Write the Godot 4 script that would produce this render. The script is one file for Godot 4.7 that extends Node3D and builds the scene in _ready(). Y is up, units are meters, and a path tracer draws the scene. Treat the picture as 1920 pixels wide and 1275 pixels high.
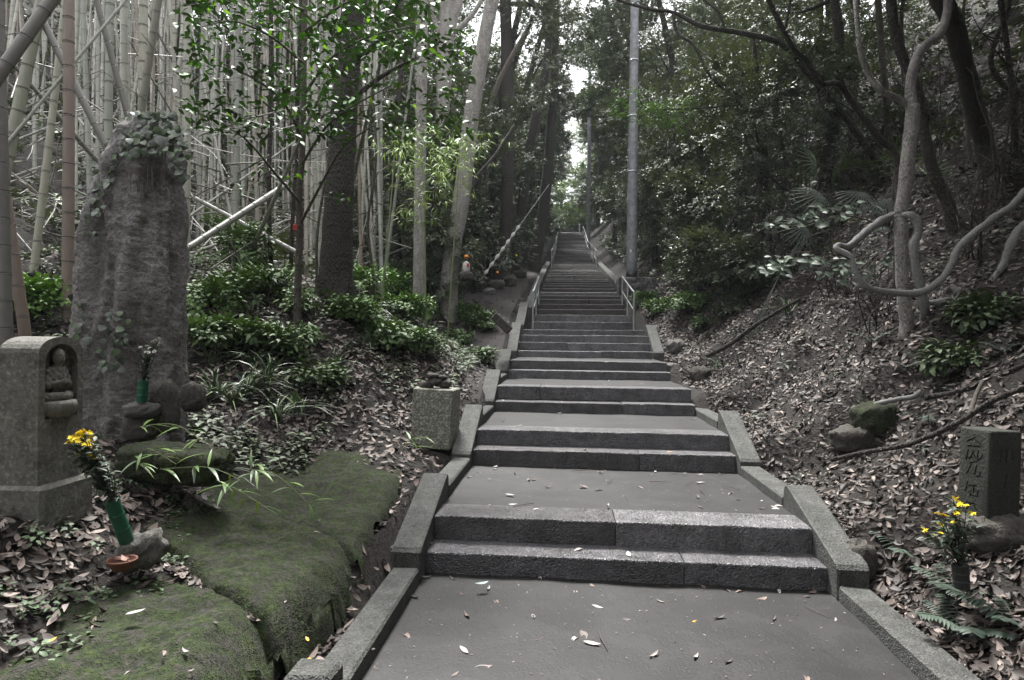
extends Node3D
# A long flight of stone steps climbing through bamboo and evergreen woods.

const F := 1200.0
const EYE := 1.7
const ROLL := 0.012
var rng := RandomNumberGenerator.new()
var nz := FastNoiseLite.new()
var nf := FastNoiseLite.new()
var M := {}
var K := {}
var used := {}
var slabs: Array = []

# ------------------------------------------------------------------
func _ready() -> void:
	rng.seed = 20240611
	var cam := Camera3D.new()
	cam.name = "camera"
	cam.fov = rad_to_deg(2.0 * atan(637.5 / F))
	cam.near = .05
	cam.far = 600.0
	add_child(cam)
	cam.position = Vector3(0, EYE, 0)
	cam.rotation.z = ROLL
	cam.current = true
	var sm := ProceduralSkyMaterial.new()
	sm.sky_top_color = Color(.87, .875, .885)
	sm.sky_horizon_color = Color(.925, .93, .94)
	sm.sky_energy_multiplier = .75
	sm.ground_bottom_color = Color(.1, .1, .1)
	sm.ground_horizon_color = Color(.3, .3, .3)
	sm.sun_angle_max = 1.0
	var env := Environment.new()
	env.background_mode = Environment.BG_SKY
	env.sky = Sky.new()
	env.sky.sky_material = sm
	env.tonemap_mode = Environment.TONE_MAPPER_LINEAR
	env.tonemap_exposure = 7.4
	env.fog_enabled = true
	env.fog_light_color = Color(.9, .93, .95)
	env.fog_density = .0006
	env.sdfgi_enabled = true
	env.ssao_enabled = true
	env.ssil_enabled = true
	var we := WorldEnvironment.new()
	we.name = "world_environment"
	we.environment = env
	add_child(we)
	var sun := DirectionalLight3D.new()
	sun.name = "sun"
	sun.light_energy = .5
	sun.light_angular_distance = 14.0
	sun.light_color = Color(1.0, .995, .98)
	sun.shadow_enabled = true
	add_child(sun)
	sun.rotation = Vector3(deg_to_rad(-62), deg_to_rad(196), 0)
	nz.seed = 5; nz.frequency = .6; nz.fractal_octaves = 4
	nf.seed = 8; nf.frequency = 1.0; nf.fractal_octaves = 2
	make_materials()
	make_leaves()
	terrain()
	staircase()
	handrails()
	poles()
	tall_stone()
	stele()
	right_marker()
	stones()
	moss_rocks()
	bamboo_grove()
	right_trees()
	left_trees()
	woods()
	flowers()
	palms_and_ferns()
	undergrowth()
	litter()

# ------------------------------------------------------------------ helpers
class MB:
	var v := PackedVector3Array()
	var uv := PackedVector2Array()
	var c := PackedColorArray()
	var ix := PackedInt32Array()
	var col := Color.WHITE
	func p(a: Vector3, t := Vector2.ZERO) -> int:
		v.append(a); uv.append(t); c.append(col)
		return v.size() - 1
	func tri(a: int, b: int, d: int) -> void:
		ix.append(a); ix.append(b); ix.append(d)
	func quad(a: int, b: int, d: int, e: int) -> void:
		tri(a, b, d); tri(a, d, e)
	func face(pts: Array, mid: Vector3) -> void:   # flat polygon turned away from mid
		var n := (pts[1] - pts[0] as Vector3).cross(pts[2] - pts[0])
		var m := Vector3.ZERO
		for q in pts: m += q
		m /= pts.size()
		var flip := n.dot(m - mid) > 0.0
		var f := v.size()
		for q in pts: p(q, Vector2(q.x + q.z, q.y))
		for i in range(1, pts.size() - 1):
			if flip: tri(f, f + i + 1, f + i)
			else: tri(f, f + i, f + i + 1)
	func mesh(mat: Material) -> ArrayMesh:
		var n := PackedVector3Array(); n.resize(v.size())
		for i in range(0, ix.size(), 3):
			var a := v[ix[i]]
			var q := (v[ix[i + 2]] - a).cross(v[ix[i + 1]] - a)
			n[ix[i]] += q; n[ix[i + 1]] += q; n[ix[i + 2]] += q
		for i in n.size(): n[i] = n[i].normalized() if n[i].length_squared() > 1e-20 else Vector3.UP
		var arr := []; arr.resize(Mesh.ARRAY_MAX)
		arr[Mesh.ARRAY_VERTEX] = v; arr[Mesh.ARRAY_NORMAL] = n; arr[Mesh.ARRAY_TEX_UV] = uv
		arr[Mesh.ARRAY_COLOR] = c; arr[Mesh.ARRAY_INDEX] = ix
		var m := ArrayMesh.new()
		m.add_surface_from_arrays(Mesh.PRIMITIVE_TRIANGLES, arr)
		m.surface_set_material(0, mat)
		return m

func rr(a: float, b: float) -> float: return rng.randf_range(a, b)
func rc(a: Color, b: Color) -> Color: return a.lerp(b, rng.randf())

# photograph pixel at a depth -> point
func P(px: float, py: float, d: float) -> Vector3:
	var u := px - 960.0
	var w := 637.5 - py
	return Vector3((u - w * ROLL) / F * d, EYE + (w + u * ROLL) / F * d, -d)

# stair frame: s along the flight, t to its right
func S(s: float, t: float, y := 0.0) -> Vector3:
	return Vector3(0.42 + s * 0.0822 + t * 0.9966, y, -s * 0.9966 + t * 0.0822)
func st(x: float, z: float) -> Vector2:
	return Vector2((x - 0.42) * 0.0822 - z * 0.9966, (x - 0.42) * 0.9966 + z * 0.0822)

func lin(a: Array, x: float) -> float:      # flat list x0,y0,x1,y1 ...
	if x <= a[0]: return a[1]
	for i in range(2, a.size(), 2):
		if x <= a[i]:
			return lerpf(a[i - 1], a[i + 1], (x - a[i - 2]) / (a[i] - a[i - 2]))
	var n := a.size()
	return a[n - 1] + (x - a[n - 2]) * (a[n - 1] - a[n - 3]) / (a[n - 2] - a[n - 4])

const BASE := [-30.0, -1.72, 4.5, -1.70, 4.85, -1.38, 6.9, -1.37, 7.25, -1.02, 9.0, -1.01, 9.35, -0.68, 11.15, -0.68, 11.55, -0.37, 13.4, -0.37, 14.8, 0.26, 15.4, 0.36, 20.7, 1.52, 26.0, 2.47, 33.0, 3.68, 46.0, 6.15, 58.0, 9.3, 66.0, 11.0, 90.0, 13.0, 160.0, 16.0]
const BASEL := [-30.0, -1.72, 5.4, -1.68, 6.8, -1.3, 8.0, -1.05, 9.35, -0.70, 11.15, -0.66, 13.4, -0.35, 14.8, 0.24, 15.4, 0.36]
const LN := [0.0, 0.0, 0.3, -0.03, 0.6, 0.12, 1.1, 0.36, 1.7, 0.66, 2.6, 0.9, 5.0, 1.3, 9.0, 2.4, 20.0, 8.0, 45.0, 30.0]
const LM := [0.0, 0.04, 0.3, 0.18, 2.1, 1.45, 4.0, 1.72, 9.0, 2.6, 16.0, 6.0, 24.0, 13.0, 45.0, 34.0]
const LF := [0.0, 0.08, 1.5, 0.25, 1.9, 0.55, 3.2, 0.95, 8.0, 2.3, 15.0, 6.0, 24.0, 13.0, 45.0, 34.0]

func soft(l: float) -> float: return l if l < 13.0 else 13.0 + 11.0 * (1.0 - exp((13.0 - l) / 11.0))

func H(x: float, z: float) -> float:
	var q := st(x, z)
	var s := q.x
	var t := q.y
	var y: float
	if absf(t) < 1.5:
		y = lin(BASE, s) - 0.16
	elif t > 0.0:
		var u := t - 1.6
		y = lin(BASE, s) - 0.05
		if u > 0.0:
			var u0 := 0.5 * smoothstep(4.6, 5.6, s) * (1.0 - smoothstep(8.5, 12.0, s) * 0.6)
			var k := 0.86
			y += soft(k * (sqrt((u - u0) * (u - u0) + 0.03) + u - u0) * 0.5)
			y += nz.get_noise_2d(x * 0.5, z * 0.5) * 0.5 * smoothstep(0.6, 4.0, u)
			y += nz.get_noise_2d(x * 2.2 + 50.0, z * 2.2) * 0.16 * smoothstep(0.05, 0.7, u)
	else:
		var w := -t - 1.6
		y = (lin(BASEL, s) if s < 15.0 else lin(BASE, s)) - 0.03
		if w > 0.0:
			var a := smoothstep(5.9, 8.6, s)
			var b := smoothstep(10.5, 13.5, s)
			var l := lin(LN, w) if a < 1.0 else 0.0
			if a > 0.0: l = lerpf(l, lin(LM, w), a)
			if b > 0.0: l = lerpf(l, lin(LF, w), b)
			y += soft(l)
			y += .28 * smoothstep(3.6, 4.4, s) * (1.0 - smoothstep(6.0, 7.2, s)) * smoothstep(.02, .15, w) * (1.0 - smoothstep(.5, 1.0, w))
			y += nz.get_noise_2d(x * 0.5 + 9.0, z * 0.5) * 0.5 * smoothstep(1.6, 6.0, w)
			y += nz.get_noise_2d(x * 2.0, z * 2.0 + 30.0) * 0.12 * smoothstep(0.2, 1.2, w)
	return y + EYE

func ground(x: float, z: float, dy := 0.0) -> Vector3: return Vector3(x, H(x, z) + dy, z)
func gn(x: float, z: float) -> Vector3:
	var e := 0.06
	return Vector3(H(x - e, z) - H(x + e, z), 2.0 * e, H(x, z - e) - H(x, z + e)).normalized()
func hit(px: float, py: float) -> float:   # depth at which the pixel's ray meets the ground
	var d := 1.6
	while d < 90.0:
		var q := P(px, py, d)
		if H(q.x, q.z) > q.y: return d
		d *= 1.012
	return 90.0

func fresh(called: String) -> String:
	if not used.has(called):
		used[called] = 0
		return called
	used[called] += 1
	return "%s_%03d" % [called, used[called]]

func tag(o: Node, label: String, category: String, group := "", kind := "") -> void:
	if label: o.set_meta("label", label)
	if category: o.set_meta("category", category)
	if group: o.set_meta("group", group)
	if kind: o.set_meta("kind", kind)

func thing(called: String, label: String, category: String, at: Vector3, group := "") -> Node3D:
	var o := Node3D.new()
	o.name = fresh(called)
	add_child(o)
	o.position = at
	tag(o, label, category, group)
	return o

# a mesh given in world places, hung under a thing (or at top level)
func put(called: String, mesh: Mesh, parent: Node3D = null, local := false) -> MeshInstance3D:
	var o := MeshInstance3D.new()
	o.mesh = mesh
	if parent == null:
		o.name = fresh(called)
		add_child(o)
	else:
		if not parent.has_meta("_n"): parent.set_meta("_n", {})
		var n: Dictionary = parent.get_meta("_n")
		n[called] = n.get(called, -1) + 1
		o.name = called if n[called] == 0 else "%s_%03d" % [called, n[called]]
		parent.add_child(o)
		if not local:
			var q: Node = parent
			var off := Vector3.ZERO
			while q != self:
				off += q.position
				q = q.get_parent()
			o.position = -off
	return o

func solo(called: String, mesh: Mesh, label: String, category: String, at: Vector3, group := "") -> MeshInstance3D:
	var o := put(called, mesh)
	o.position = at
	tag(o, label, category, group)
	return o

func scatter(called: String, mesh: Mesh, xf: Array, cols: Array, parent: Node3D = null, kind := "") -> MultiMeshInstance3D:
	var mm := MultiMesh.new()
	mm.transform_format = MultiMesh.TRANSFORM_3D
	mm.use_colors = true
	mm.mesh = mesh
	mm.instance_count = xf.size()
	for i in xf.size():
		mm.set_instance_transform(i, xf[i])
		mm.set_instance_color(i, cols[i])
	var o := MultiMeshInstance3D.new()
	o.multimesh = mm
	if parent == null:
		o.name = fresh(called)
		add_child(o)
	else:
		o.name = called
		parent.add_child(o, true)
		o.position = -parent.position
	if kind: o.set_meta("kind", kind)
	return o

func spline(pts: Array, n: int) -> Array:    # Catmull-Rom through [Vector3, radius]
	var out := []
	for i in pts.size() - 1:
		var a = pts[maxi(i - 1, 0)]
		var b = pts[i]
		var c = pts[i + 1]
		var d = pts[mini(i + 2, pts.size() - 1)]
		for k in n:
			var f := float(k) / n
			out.append([(b[0] as Vector3).cubic_interpolate(c[0], a[0], d[0], f), lerpf(b[1], c[1], f)])
	out.append(pts[-1])
	return out

func tube(mb: MB, path: Array, sides := 8, rough := 0.0, cap := true) -> void:
	var n := path.size()
	var up := Vector3.RIGHT
	var first := mb.v.size()
	var run := 0.0
	for i in n:
		var a: Vector3 = path[maxi(i - 1, 0)][0]
		var b: Vector3 = path[mini(i + 1, n - 1)][0]
		var dir := (b - a).normalized()
		if i == 0 and absf(dir.dot(up)) > 0.9: up = Vector3.FORWARD
		up = (up - dir * up.dot(dir)).normalized()
		var side := dir.cross(up)
		var c: Vector3 = path[i][0]
		if i: run += c.distance_to(path[i - 1][0])
		for k in sides + 1:
			var an := TAU * k / sides
			var o := up * cos(an) + side * sin(an)
			var r: float = path[i][1]
			if rough > 0.0:
				var e := c + o * r
				r *= 1.0 + rough * (nf.get_noise_3d(e.x * 5.0, e.y * 1.6, e.z * 5.0) + 0.5 * nf.get_noise_3d(e.x * 17.0, e.y * 6.0, e.z * 17.0))
			mb.p(c + o * r, Vector2(float(k) / sides, run * 0.6))
	for i in n - 1:
		for k in sides:
			var q := first + i * (sides + 1) + k
			mb.quad(q, q + sides + 1, q + sides + 2, q + 1)
	if cap:
		for e in [0, n - 1]:
			var mid := mb.p(path[e][0], Vector2.ZERO)
			for k in sides:
				var q: int = first + e * (sides + 1) + k
				if e == 0: mb.tri(mid, q, q + 1)
				else: mb.tri(mid, q + 1, q)

# path rows are [px, py, depth, width in pixels]
func pxpath(rows: Array) -> Array:
	var out := []
	for r in rows: out.append([P(r[0], r[1], r[2]), r[3] * 0.5 * r[2] / F])
	return out

func chamfer(mb: MB, k: Array, b: float) -> void:     # eight corners (x + 2y + 4z) with bevelled edges
	var mid := Vector3.ZERO
	for q in k: mid += q
	mid /= 8.0
	var fp := func(i: int, e: int, f: int) -> Vector3:
		var c: Vector3 = k[i]
		return c + ((k[i ^ e] as Vector3) - c).normalized() * b + ((k[i ^ f] as Vector3) - c).normalized() * b
	for ax in 3:
		var e := 1 << ((ax + 1) % 3)
		var f := 1 << ((ax + 2) % 3)
		var g := 1 << ax
		for side in 2:
			var o: int = g if side else 0
			mb.face([fp.call(o, e, f), fp.call(o | e, e, f), fp.call(o | e | f, e, f), fp.call(o | f, e, f)], mid)
		for q in 4:                       # the four edges along ax
			var o: int = (e if q & 1 else 0) | (f if q & 2 else 0)
			mb.face([fp.call(o, g, e), fp.call(o | g, g, e), fp.call(o | g, g, f), fp.call(o, g, f)], mid)
	for i in 8: mb.face([fp.call(i, 1, 2), fp.call(i, 2, 4), fp.call(i, 4, 1)], mid)

func block(s0: float, s1: float, t0: float, t1: float, y0: float, y1: float, j := 0.0) -> Array:
	var k := []
	for i in 8:
		k.append(S(s1 if i & 4 else s0, t1 if i & 1 else t0, EYE + (y1 if i & 2 else y0)) + Vector3(rr(-j, j), rr(-j, j), rr(-j, j)))
	return k

func cbox(mb: MB, xf: Transform3D, size: Vector3, b: float, top := 1.0, j := 0.0) -> void:  # base at the origin
	var k := []
	for i in 8:
		var w := top if i & 2 else 1.0
		k.append(xf * Vector3(size.x * (0.5 if i & 1 else -0.5) * w + rr(-j, j), size.y if i & 2 else 0.0, size.z * (0.5 if i & 4 else -0.5) * w + rr(-j, j)))
	chamfer(mb, k, b)

func lathe(mb: MB, xf: Transform3D, prof: Array, sides := 20) -> void:   # prof: [radius, y] upward
	var f := mb.v.size()
	for i in prof.size():
		for k in sides + 1:
			var a := TAU * k / sides
			mb.p(xf * Vector3(cos(a) * prof[i][0], prof[i][1], sin(a) * prof[i][0]), Vector2(float(k) / sides, prof[i][1]))
	for i in prof.size() - 1:
		for k in sides:
			var q := f + i * (sides + 1) + k
			mb.quad(q, q + 1, q + sides + 2, q + sides + 1)

func rock(mb: MB, c: Vector3, r: Vector3, turn: Basis, amp: float, seed_: float, sharp := 2.6, nu := 22, nv := 14) -> void:
	var f := mb.v.size()
	for i in nv + 1:
		for k in nu + 1:
			var th := PI * i / nv
			var ph := TAU * (k % nu) / nu
			var d := Vector3(sin(th) * cos(ph), cos(th), sin(th) * sin(ph))
			var e := pow(pow(absf(d.x), sharp) + pow(absf(d.y), sharp) + pow(absf(d.z), sharp), -1.0 / sharp)
			var g := d * e
			var nse := nf.get_noise_3d(g.x * 2.2 + seed_, g.y * 2.2, g.z * 2.2) + 0.45 * nf.get_noise_3d(g.x * 6.0 + seed_, g.y * 6.0, g.z * 6.0)
			mb.p(c + turn * (g * r * (1.0 + amp * nse)), Vector2(float(k) / nu, float(i) / nv))
	for i in nv:
		for k in nu:
			var q := f + i * (nu + 1) + k
			mb.quad(q, q + nu + 1, q + nu + 2, q + 1)

# a leaf along +z from the transform's origin, +y its upper side
func leaf(mb: MB, xf: Transform3D, ln: float, wd: float, n := 2, fold := 0.18, droop := 0.15, sharp := 1.0) -> void:
	var f := mb.v.size()
	for i in n + 2:
		var a := float(i) / (n + 1)
		var w := wd * 0.5 * pow(sin(PI * pow(a, 0.8)), sharp) if i > 0 and i <= n else 0.0
		var y := -droop * ln * a * a
		if i == 0 or i == n + 1:
			mb.p(xf * Vector3(0, y, ln * a), Vector2(0.5, a))
		else:
			mb.p(xf * Vector3(w, y + fold * w, ln * a), Vector2(0, a))
			mb.p(xf * Vector3(0, y, ln * a), Vector2(0.5, a))
			mb.p(xf * Vector3(-w, y + fold * w, ln * a), Vector2(1, a))
	mb.tri(f, f + 1, f + 2); mb.tri(f, f + 2, f + 3)
	for i in n - 1:
		var q := f + 1 + i * 3
		mb.quad(q, q + 3, q + 4, q + 1); mb.quad(q + 1, q + 4, q + 5, q + 2)
	var e := f + 1 + (n - 1) * 3
	mb.tri(e, e + 3, e + 1); mb.tri(e + 1, e + 3, e + 2)

func basis_to(dir: Vector3, up := Vector3.UP) -> Basis:   # +z along dir, +y near up
	var z := dir.normalized()
	var x := up.cross(z)
	if x.length() < 1e-4: x = Vector3.RIGHT.cross(z)
	x = x.normalized()
	return Basis(x, z.cross(x), z)

func rdir(flat := 1.0) -> Vector3:
	var a := rr(0, TAU)
	var y := rr(-1, 1) * flat
	return Vector3(cos(a), y, sin(a)).normalized()

# ------------------------------------------------------------------ surfaces
func layer(size: int, kind: int, freq: float, oct: int, seed_: int) -> PackedByteArray:
	var n := FastNoiseLite.new()
	n.noise_type = kind
	n.frequency = freq
	n.seed = seed_
	n.fractal_octaves = oct
	n.fractal_type = FastNoiseLite.FRACTAL_FBM if oct > 1 else FastNoiseLite.FRACTAL_NONE
	var im := n.get_seamless_image(size, size)
	im.convert(Image.FORMAT_L8)
	return im.get_data()

# value = sum of weighted layers, coloured by a ramp; a mask of other layers lays a second ramp over it
func paint(size: int, la: Array, ramp_a: Array, lb := [], ramp_b := [], lo := 0.5, hi := 0.6) -> Array:
	var ga := Gradient.new(); var gb := Gradient.new()
	for gr in [[ga, ramp_a], [gb, ramp_b]]:
		var r: Array = gr[1]
		if r.is_empty(): continue
		var offs := PackedFloat32Array(); var cs := PackedColorArray()
		for i in r.size():
			offs.append(float(i) / maxi(r.size() - 1, 1)); cs.append((r[i] as Color).linear_to_srgb())
		gr[0].offsets = offs; gr[0].colors = cs
	var ta := []; var tb := []
	for i in 256:
		ta.append(ga.sample(i / 255.0)); tb.append(gb.sample(i / 255.0))
	var col := PackedByteArray(); col.resize(size * size * 3)
	var hgt := PackedByteArray(); hgt.resize(size * size)
	for i in size * size:
		var x := 0.0
		for l in la: x += (l[0][i] - 127.5) * l[1]
		var k := clampi(int(x + 127.5), 0, 255)
		var q: Color = ta[k]
		hgt[i] = k
		if lb.size():
			var y := 0.0
			for l in lb: y += (l[0][i] - 127.5) * l[1]
			y = smoothstep(lo, hi, (y + 127.5) / 255.0)
			if y > 0.0: q = q.lerp(tb[k], y)
		col[i * 3] = int(q.r * 255.0); col[i * 3 + 1] = int(q.g * 255.0); col[i * 3 + 2] = int(q.b * 255.0)
	var ci := Image.create_from_data(size, size, false, Image.FORMAT_RGB8, col)
	var hi_ := Image.create_from_data(size, size, false, Image.FORMAT_L8, hgt)
	hi_.convert(Image.FORMAT_RGBA8)
	hi_.bump_map_to_normal_map(10.0)
	return [ImageTexture.create_from_image(ci), ImageTexture.create_from_image(hi_)]

func surf(tex: Array, scale: float, rough: float, bump: float, world := true, tint := Color.WHITE) -> StandardMaterial3D:
	var m := StandardMaterial3D.new()
	m.albedo_color = tint
	m.albedo_texture = tex[0]
	m.roughness = rough
	m.normal_enabled = bump > 0.0
	m.normal_texture = tex[1]
	m.normal_scale = bump
	if scale > 0.0:
		m.uv1_triplanar = true
		m.uv1_world_triplanar = world
		m.uv1_scale = Vector3.ONE * scale
	return m

func plain(c: Color, rough: float, metal := 0.0) -> StandardMaterial3D:
	var m := StandardMaterial3D.new()
	m.albedo_color = c.linear_to_srgb()
	m.roughness = rough
	m.metallic = metal
	return m

func leafmat(rough: float, glow: float) -> StandardMaterial3D:
	var m := StandardMaterial3D.new()
	m.vertex_color_use_as_albedo = true
	m.roughness = rough
	m.cull_mode = BaseMaterial3D.CULL_DISABLED
	if glow > 0.0:
		m.backlight_enabled = true
		m.backlight = Color(glow, glow * 1.05, glow * 0.4)
	return m

func make_materials() -> void:
	var ns := FastNoiseLite.TYPE_SIMPLEX_SMOOTH
	var nv := FastNoiseLite.TYPE_VALUE
	var nc := FastNoiseLite.TYPE_CELLULAR
	var n := 512
	var fine := layer(n, nv, 0.45, 1, 1)
	var grain := layer(n, nv, 0.2, 2, 2)
	var mid := layer(n, ns, 0.03, 4, 3)
	var broad := layer(n, ns, 0.008, 4, 4)
	var broad2 := layer(n, ns, 0.012, 5, 5)
	var cell := layer(n, nc, 0.06, 2, 6)
	var g := paint(n, [[fine, 0.75], [grain, 0.6], [mid, 0.3], [broad, 0.4]], [Color(.04, .04, .042), Color(.13, .127, .128), Color(.2, .195, .195), Color(.27, .265, .265), Color(.52, .51, .51)], [[broad2, .8], [mid, .7], [grain, .5]], [Color(.02, .022, .018), Color(.06, .062, .052), Color(.10, .103, .088), Color(.15, .15, .13), Color(.28, .28, .26)], .5, 1.0)
	M.granite = surf(g, .8, 0.36, 0.7, true, Color(.76, .75, .77))
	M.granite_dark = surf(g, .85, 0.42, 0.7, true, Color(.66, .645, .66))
	M.granite_pale = surf(g, .75, 0.38, 0.7, true, Color(.86, .85, .87))
	M.granite_brown_shaded = surf(g, .8, 0.6, 0.7, true, Color(.5, .46, .45))  # brownish upper-step stone, its tint darkened to stand in for canopy shade
	M.cheek = surf(g, 1.0, 0.8, 0.6, true, Color(.62, .625, .605))
	var c := paint(n, [[fine, 1.0], [grain, 0.6], [mid, 0.8], [broad, 1.9]], [Color(.016, .0145, .015), Color(.034, .031, .032), Color(.052, .048, .05), Color(.078, .073, .075), Color(.14, .135, .138)], [[broad2, 1.0], [mid, .3]], [Color(.013, .0105, .009), Color(.028, .023, .021), Color(.042, .036, .034), Color(.06, .053, .05), Color(.1, .092, .09)], .5, .66)
	M.concrete = surf(c, 0.55, 0.6, 0.03, true, Color(.315, .292, .308))
	var so := paint(n, [[grain, 0.4], [mid, 0.6], [cell, .3]], [Color(.006, .005, .004), Color(.018, .014, .011), Color(.03, .024, .02), Color(.055, .045, .038)])
	M.soil = surf(so, 0.9, 0.95, 1.2, true, Color(.7, .66, .62))
	var dp := paint(n, [[grain, 0.3], [mid, 0.4], [broad, .4]], [Color(.05, .042, .038), Color(.085, .074, .068), Color(.12, .105, .098), Color(.17, .15, .14)])
	M.path = surf(dp, 0.8, 0.9, 0.6, true, Color(.66, .65, .66))
	var mo := paint(n, [[fine, 0.5], [grain, 0.6], [mid, 0.6], [broad, .4]], [Color(.004, .006, .002), Color(.015, .024, .006), Color(.032, .05, .011), Color(.06, .09, .018), Color(.1, .13, .035)], [[broad2, 1.1], [mid, .8], [grain, .3]], [Color(.012, .011, .009), Color(.03, .027, .021), Color(.052, .048, .038), Color(.075, .07, .056), Color(.12, .11, .09)], .45, .72)
	M.moss = surf(mo, 1.3, 1.0, 1.1, true, Color(.84, .84, .84))
	var rk := paint(n, [[fine, 0.25], [grain, 0.35], [mid, 0.5], [cell, .25]], [Color(.02, .019, .018), Color(.06, .056, .053), Color(.11, .103, .098), Color(.18, .17, .165), Color(.32, .3, .3)], [[broad2, 1.0], [mid, .4]], [Color(.015, .016, .011), Color(.04, .042, .03), Color(.07, .072, .055), Color(.11, .11, .09), Color(.2, .2, .17)], .4, .95)
	M.rock = surf(rk, 1.7, 0.95, 2.6, true, Color(1.38, 1.37, 1.4))
	M.dark_rock = surf(rk, 1.3, 0.95, 1.2, true, Color(.8, .78, .76))
	var lc := paint(n, [[fine, 0.2], [grain, 0.2], [mid, 0.4], [broad, .3]], [Color(.03, .03, .025), Color(.07, .07, .058), Color(.11, .11, .095), Color(.15, .15, .135), Color(.24, .24, .22)], [[broad2, .8], [mid, 1.3], [grain, .12]], [Color(.12, .12, .112), Color(.18, .18, .168), Color(.235, .235, .22), Color(.29, .29, .275), Color(.38, .38, .36)], .5, .68)
	M.lichen = surf(lc, 2.0, 0.9, 0.35, true, Color(1.15, 1.15, 1.12))
	var sg := paint(n, [[fine, .35], [grain, .3], [mid, .45], [broad, .5]], [Color(.03, .03, .028), Color(.065, .063, .058), Color(.095, .092, .086), Color(.13, .126, .118), Color(.2, .195, .185)], [[broad2, .8], [mid, .9], [grain, .3]], [Color(.06, .06, .055), Color(.1, .1, .092), Color(.135, .135, .125), Color(.17, .17, .16), Color(.24, .24, .22)], .58, .85)
	M.stele = surf(sg, 1.8, 0.92, 0.9, true, Color(1.2, 1.2, 1.17))
	M.slate = surf(rk, 2.2, 0.9, 0.8, true, Color(.62, .65, .6))
	M.grey_stone = surf(rk, 2.0, 0.92, 0.9, true, Color(1.05, 1.05, 1.04))
	var st1 := layer(n, ns, 0.05, 4, 11)
	var ba := paint(n, [[st1, .8], [grain, .3], [mid, .3]], [Color(.008, .007, .006), Color(.028, .024, .021), Color(.05, .043, .038), Color(.085, .075, .068)])
	M.bark_dark = surf(ba, 1.3, 0.95, 2.5); M.bark_dark.uv1_scale = Vector3(2.6, 0.55, 2.6)
	var bp := paint(n, [[st1, .7], [grain, .25], [mid, .3], [broad, .4]], [Color(.05, .045, .04), Color(.17, .158, .145), Color(.31, .29, .27), Color(.46, .44, .415)])
	M.bark_pale = surf(bp, 1.3, 0.9, 1.8); M.bark_pale.uv1_scale = Vector3(2.2, 0.7, 2.2)
	M.bark_vine = surf(bp, 1.3, 0.92, 2.6, true, Color(.95, .97, .99)); M.bark_vine.uv1_scale = Vector3(8, 5, 8)
	M.bark_mid = surf(bp, 1.3, 0.92, 1.4, true, Color(.6, .575, .545)); M.bark_mid.uv1_scale = Vector3(3, 0.8, 3)
	M.leaf = leafmat(0.46, 0.4)
	M.leaf_dull = leafmat(0.58, 0.4)
	M.dead = leafmat(0.62, 0.12)
	var b := StandardMaterial3D.new()
	b.vertex_color_use_as_albedo = true
	b.roughness = 0.5
	b.albedo_texture = paint(256, [[layer(256, ns, 0.02, 4, 21), .5], [layer(256, nv, .3, 1, 22), .2]], [Color(.55, .55, .53), Color(.85, .85, .85), Color(1, 1, 1)])[0]
	b.uv1_triplanar = true; b.uv1_world_triplanar = true; b.uv1_scale = Vector3(2.5, .8, 2.5)
	M.bamboo = b
	M.steel = plain(Color(.55, .56, .58), 0.35, 0.8)
	M.pole = surf(paint(256, [[layer(256, ns, .02, 4, 31), .9], [layer(256, nv, .4, 1, 32), .2]], [Color(.07, .07, .074), Color(.145, .145, .156), Color(.215, .215, .236), Color(.3, .3, .33)]), 0.7, 0.6, 0.2)
	M.block = surf(c, 1.0, .9, .5, true, Color(1.2, 1.2, 1.2))
	M.green_plastic = plain(Color(.008, .085, .045), 0.4)
	M.dark_plastic = plain(Color(.02, .022, .02), 0.5)
	M.terracotta = plain(Color(.13, .05, .03), 0.8)
	M.yellow = plain(Color(.85, .66, .02), 0.7)
	M.white = plain(Color(.75, .75, .72), 0.7)
	M.orange = plain(Color(.7, .22, .02), 0.7)
	M.red = plain(Color(.4, .02, .015), 0.6)
	M.pale_cloth = plain(Color(.42, .40, .38), 0.9)
	M.gold = plain(Color(.35, .2, .01), 0.8)
	M.wire = plain(Color(.25, .25, .26), 0.5, .5)

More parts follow.
